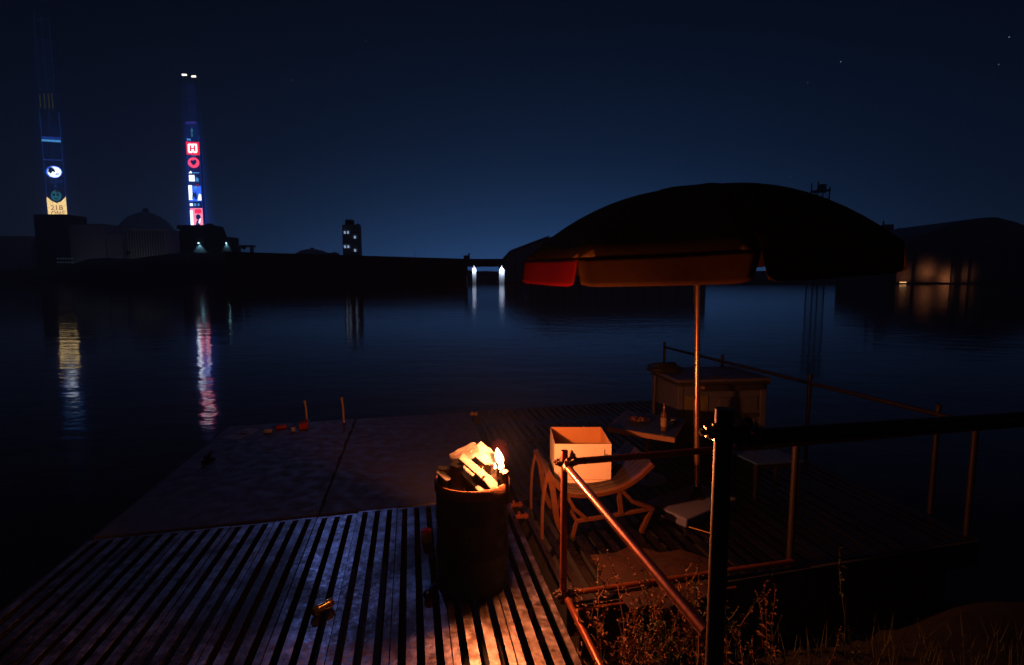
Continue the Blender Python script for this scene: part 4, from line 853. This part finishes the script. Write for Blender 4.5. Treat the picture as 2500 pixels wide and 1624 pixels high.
# ================================================================= PARASOL
uc = Vector((1.924, 5.615, 2.70)); PB = Vector((1.97, 5.46, .10)); NR = 1.80; PH = 3.058; TX, TY = .05, .035
um = thing('parasol', (PB.x, PB.y, 0), 'large octagonal dark brown parasol with a red valance panel on its left', 'parasol')
def cp(t, a, drop=0.0):                        # canopy point: t from hub to rim, a angle
    k = (a - PH) / (math.pi / 4); fr = k - math.floor(k)
    edge = math.cos(math.pi / 8) / math.cos((fr - .5) * math.pi / 4)     # straight rim between the ribs
    r = NR * t * (edge * (1 - .012 * math.sin(math.pi * fr) * t))
    x, y = r * math.cos(a), r * math.sin(a)
    z = .665 * (1 - t ** 2.35) - .035 * math.sin(math.pi * fr) * math.sin(math.pi * min(1, t * .95)) * t
    return Vector((uc.x + x, uc.y + y, uc.z + z + TX * x + TY * y - drop))
for g in range(8):
    a0 = PH + g * math.pi / 4; mb = MB(); nt_, na = 12, 10; v = [cp(.02 + .98 * i / nt_, a0 + (math.pi / 4 - 1e-5) * j / na) for i in range(nt_ + 1) for j in range(na + 1)]
    mb.add(v, [(i * (na + 1) + j, i * (na + 1) + j + 1, (i + 1) * (na + 1) + j + 1, (i + 1) * (na + 1) + j) for i in range(nt_) for j in range(na)])
    fm = 'fabric_canopy'; vm = 'fabric_red' if g % 4 == 0 else 'fabric_ochre'
    cpn = mb.build('canopy_panel', fm, um, smooth=True, solid=.003)
    mb = MB(); nv_, nu_ = 6, 20; v = []
    random.seed(60 + g); ph_ = random.uniform(0, 6)
    for i in range(nv_ + 1):
        q = i / nv_
        for j in range(nu_ + 1):
            u_ = j / nu_; pull = .032 * q ** 1.3; uu = pull + (1 - 2 * pull) * u_
            p0 = cp(1.0, a0 + (math.pi / 4 - 1e-5) * uu)
            corner = max(0, 1 - min(u_, 1 - u_) / .09); dz = .243 * q * (1 - .09 * corner ** 2 * q)
            outw = Vector((math.cos(a0 + math.pi / 8), math.sin(a0 + math.pi / 8), 0)); wob = .012 * math.sin(u_ * 9 + ph_) * q + (.03 if g != 1 else .06) * q
            v.append(p0 + outw * (wob + .004) - Vector((0, 0, dz)))
    mb.add(v, [(i * (nu_ + 1) + j, i * (nu_ + 1) + j + 1, (i + 1) * (nu_ + 1) + j + 1, (i + 1) * (nu_ + 1) + j) for i in range(nv_) for j in range(nu_)])
    mb.build('valance', vm, cpn, smooth=True, solid=.003)
    mb = MB(); mb.path([cp(.03 + .965 * i / 10, a0, .022) for i in range(11)], .009, 6); rib = mb.build('rib', 'steel_grey', um, smooth=True)
    mb = MB(); mb.path([cp(.5, a0, .03), uc + (PB - uc) * .12], .007, 6); mb.build('strut', 'steel_grey', rib)
top = uc + Vector((0, 0, .665)); dirp = (uc - PB).normalized(); jn = PB + dirp * .98
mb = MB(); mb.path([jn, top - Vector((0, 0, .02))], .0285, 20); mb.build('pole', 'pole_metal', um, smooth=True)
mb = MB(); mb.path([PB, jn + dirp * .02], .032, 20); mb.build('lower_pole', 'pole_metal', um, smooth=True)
mb = MB(); mb.path([jn + dirp * .0, jn + dirp * .06], .035, 20); mb2 = MB(); mb2.path([PB + dirp * 2.06, PB + dirp * 2.6], .0315, 20); mb2.build('upper_dark_tube', 'can_black', um, smooth=True); mb.build('collar', 'pole_metal', um, smooth=True)  # dark tube around the top stretch of the pole
mb = MB(); q = jn + dirp * .2 + Vector((.0, 0, 0)); mb.path([q, q + Vector((.055, -.02, 0))], .009, 8); mb.path([q + Vector((.05, -.018, 0)), q + Vector((.075, -.026, 0))], .02, 10); mb.build('knob', 'pole_metal', um, smooth=True)
mb = MB(); mb.lathe([(.05, -.06), (.05, .004), (.03, .014), (0, .016)], top, 14); mb.build('finial', 'steel_grey', um, smooth=True)
mb = MB(); mb.lathe([(.06, -.04), (.06, .04)], uc + (PB - uc) * .12, 14); mb.build('hub', 'steel_grey', um, smooth=True)
sl = [Vector((1.404, 5.376, 0)), Vector((1.689, 4.947, 0))]; e_ = Vector((.702, .50, 0)); sq = [sl[0], sl[1], sl[1] + e_, sl[0] + e_]
mb = MB(); mb.hexa([q + Vector((0, 0, .003)) for q in sq], [q + Vector((0, 0, .1)) for q in sq]); mb.build('base_slab', 'base_stone', um, bevel=.018)
mb = MB(); mb.lathe([(.075, .0), (.075, .012), (.045, .03), (.04, .12), (.03, .125)], PB, 18); mb.build('socket', 'can_black', um, smooth=True)
mb = MB(); mb.path([(1.70, 4.90, .045), (1.80, 4.86, .03), (1.93, 4.80, .012)], .005, 6); tag(mb.build('wire_rod', 'brass'), 'thin bent wire lying beside the parasol base', 'wire')

# rusty sheet beside the lower pipe
random.seed(31); ol = [(.68, 4.42), (.73, 4.12), (.70, 4.05), (.80, 3.86), (.86, 3.66), (1.0, 3.70), (1.12, 3.66), (1.30, 3.76), (1.50, 3.80), (1.62, 3.92), (1.72, 4.12), (1.70, 4.34), (1.50, 4.50), (1.30, 4.46), (1.08, 4.60), (.92, 4.48)]
oc = Vector((1.18, 4.1, .034)); ring = [Vector((x, y, .022 + .02 * noise.noise(Vector((x * 3, y * 3, 5))))) for x, y in ol]
mid = [q.lerp(oc, .45) + Vector((0, 0, .012 * noise.noise(q * 4))) for q in ring]; n_ = len(ring)
mb = MB(); mb.add(ring + mid + [oc], [(i, (i + 1) % n_, n_ + (i + 1) % n_, n_ + i) for i in range(n_)] + [(n_ + i, n_ + (i + 1) % n_, 2 * n_) for i in range(n_)])
tag(mb.build('rusty_sheet', 'rust_sheet', solid=.004), 'ragged red-brown rusty metal sheet lying behind the weeds', 'sheet')

# ================================================================= WEEDS
def weed_mesh(seed, h, dry, bushy):
    random.seed(seed); mb = MB()
    def leaf(p, d, L_, w_):
        d = d.normalized(); sd = d.cross(Vector((0, 0, 1))); sd = sd.normalized() if sd.length > .01 else Vector((1, 0, 0)); up_ = sd.cross(d)
        m_ = p + d * L_ * .5 + up_ * L_ * .12; e = p + d * L_ - Vector((0, 0, L_ * .25)); mb.add([p, m_ + sd * w_, e, m_ - sd * w_], [(0, 1, 2), (0, 2, 3)])
    for s in range(bushy):
        b0 = Vector((random.uniform(-.06, .06), random.uniform(-.06, .06), -.05)); lean = Vector((random.gauss(0, .13), random.gauss(0, .13), 0)); hh = h * random.uniform(.6, 1.05)
        pts = []; k = 7
        for i in range(k):
            q = i / (k - 1); pts.append(b0 + Vector((0, 0, hh * q)) + lean * hh * q * q * 1.4 + Vector((random.gauss(0, .006), random.gauss(0, .006), 0)))
        mb.path(pts, [.0045 * (1 - .6 * i / k) for i in range(k)], 4)
        for i in range(1, k):
            for r_ in range(2 if dry else 3):
                a = random.uniform(0, 6.28); d = Vector((math.cos(a), math.sin(a), random.uniform(.1, .9))); leaf(pts[i].lerp(pts[i - 1], random.random()), d, random.uniform(.03, .085) * (1.2 - .1 * i), random.uniform(.006, .014))
            if i > 2 and random.random() < .6:
                a = random.uniform(0, 6.28); L_ = random.uniform(.06, .16); e = pts[i] + Vector((math.cos(a) * L_ * .55, math.sin(a) * L_ * .55, L_)); mb.path([pts[i], pts[i].lerp(e, .5) + Vector((0, 0, -.01)), e], [.0025, .002, .0012], 3)
                for r_ in range(5): leaf(pts[i].lerp(e, .4 + .15 * r_), Vector((random.gauss(0, 1), random.gauss(0, 1), .8)), random.uniform(.012, .026), .006)
        for r_ in range(12): leaf(pts[-1] - Vector((0, 0, r_ * hh * .018)) + lean * -.02 * r_, Vector((random.gauss(0, 1), random.gauss(0, 1), 1.2)), random.uniform(.014, .03), .006)
    o = mb.build('weed_plant', 'weed_dry' if dry else 'weed_green', recalc=False); me = o.data; bpy.data.objects.remove(o); return me
WM = [weed_mesh(100 + i, (.80, .66, .92, .5, .74, .42, .56)[i], i % 3 != 2, (2, 3, 2, 4, 3, 5, 4)[i]) for i in range(7)]
random.seed(77)
spots = [(.80, 3.45), (.98, 3.30), (1.08, 3.52), (.72, 3.15), (.90, 3.0), (1.2, 3.35), (1.32, 3.55), (.68, 2.85), (.84, 2.7), (1.05, 2.9), (1.25, 3.0), (1.45, 3.3)]
for k in range(64):
    if k < len(spots): x, y = spots[k]
    else:
        y = random.uniform(2.0, 3.75); x = random.uniform(.42 + .19 * (3.9 - y), 1.0 + 1.3 * random.random())
    wi = random.randrange(7) if k >= 12 else (0, 2, 4, 1, 0, 2, 1, 3, 4, 0, 5, 2)[k]
    o = bpy.data.objects.new('weed_plant', WM[wi]); C.objects.link(o)
    o.location = (x, y, -.30 + .05 * random.random()); o.rotation_euler = (0, 0, random.uniform(0, 6.28)); s = random.uniform(.75, 1.15); o.scale = (s, s, s)
    tag(o, ('tall dry weed with two stalks on the soil bank', 'mid-high dry weed with three stalks on the soil bank', 'tallest green weed with two stalks on the soil bank', 'low dry weed with four stalks on the soil bank', 'slender dry weed with three leaning stalks on the soil bank', 'lowest bushy green weed with five stalks on the soil bank', 'short dry weed with four spread stalks on the soil bank')[wi], 'weed', 'weeds on the soil bank')
random.seed(78); mb = MB()
for k in range(2600):
    y = random.uniform(1.6, 3.8); x = random.uniform(.45 + .19 * (3.8 - y), 4.2); h = random.uniform(.06, .24); a = random.uniform(0, 6.28); p = Vector((x, y, -.36)); s = Vector((math.cos(a), math.sin(a), 0)) * .004; tip = p + Vector((random.gauss(0, .05), random.gauss(0, .05), h + .06))
    mb.add([p - s, p + s, p.lerp(tip, .6) + s * .6, tip], [(0, 1, 2), (0, 2, 3)])
tag(mb.build('grass', 'weed_green', recalc=False), 'short rough grass covering the soil bank', 'grass', kind='stuff')

# ================================================================= NIGHT HAZE
mh = bpy.data.materials.new('haze'); mh.use_nodes = True; t = mh.node_tree; t.nodes.clear(); M['haze'] = mh
oo = nd(t, 'ShaderNodeOutputMaterial'); pv = nd(t, 'ShaderNodeVolumePrincipled'); pv.inputs['Color'].default_value = (.72, .83, .98, 1); pv.inputs['Density'].default_value = .0009; pv.inputs['Anisotropy'].default_value = 0.0
t.links.new(pv.outputs[0], oo.inputs['Volume'])
mb = MB(); mb.box((-150, 640, 180), (2600, 1540, 366)); o = mb.build('haze', 'haze'); tag(o, 'thin blue night haze over the river', 'haze', kind='stuff')
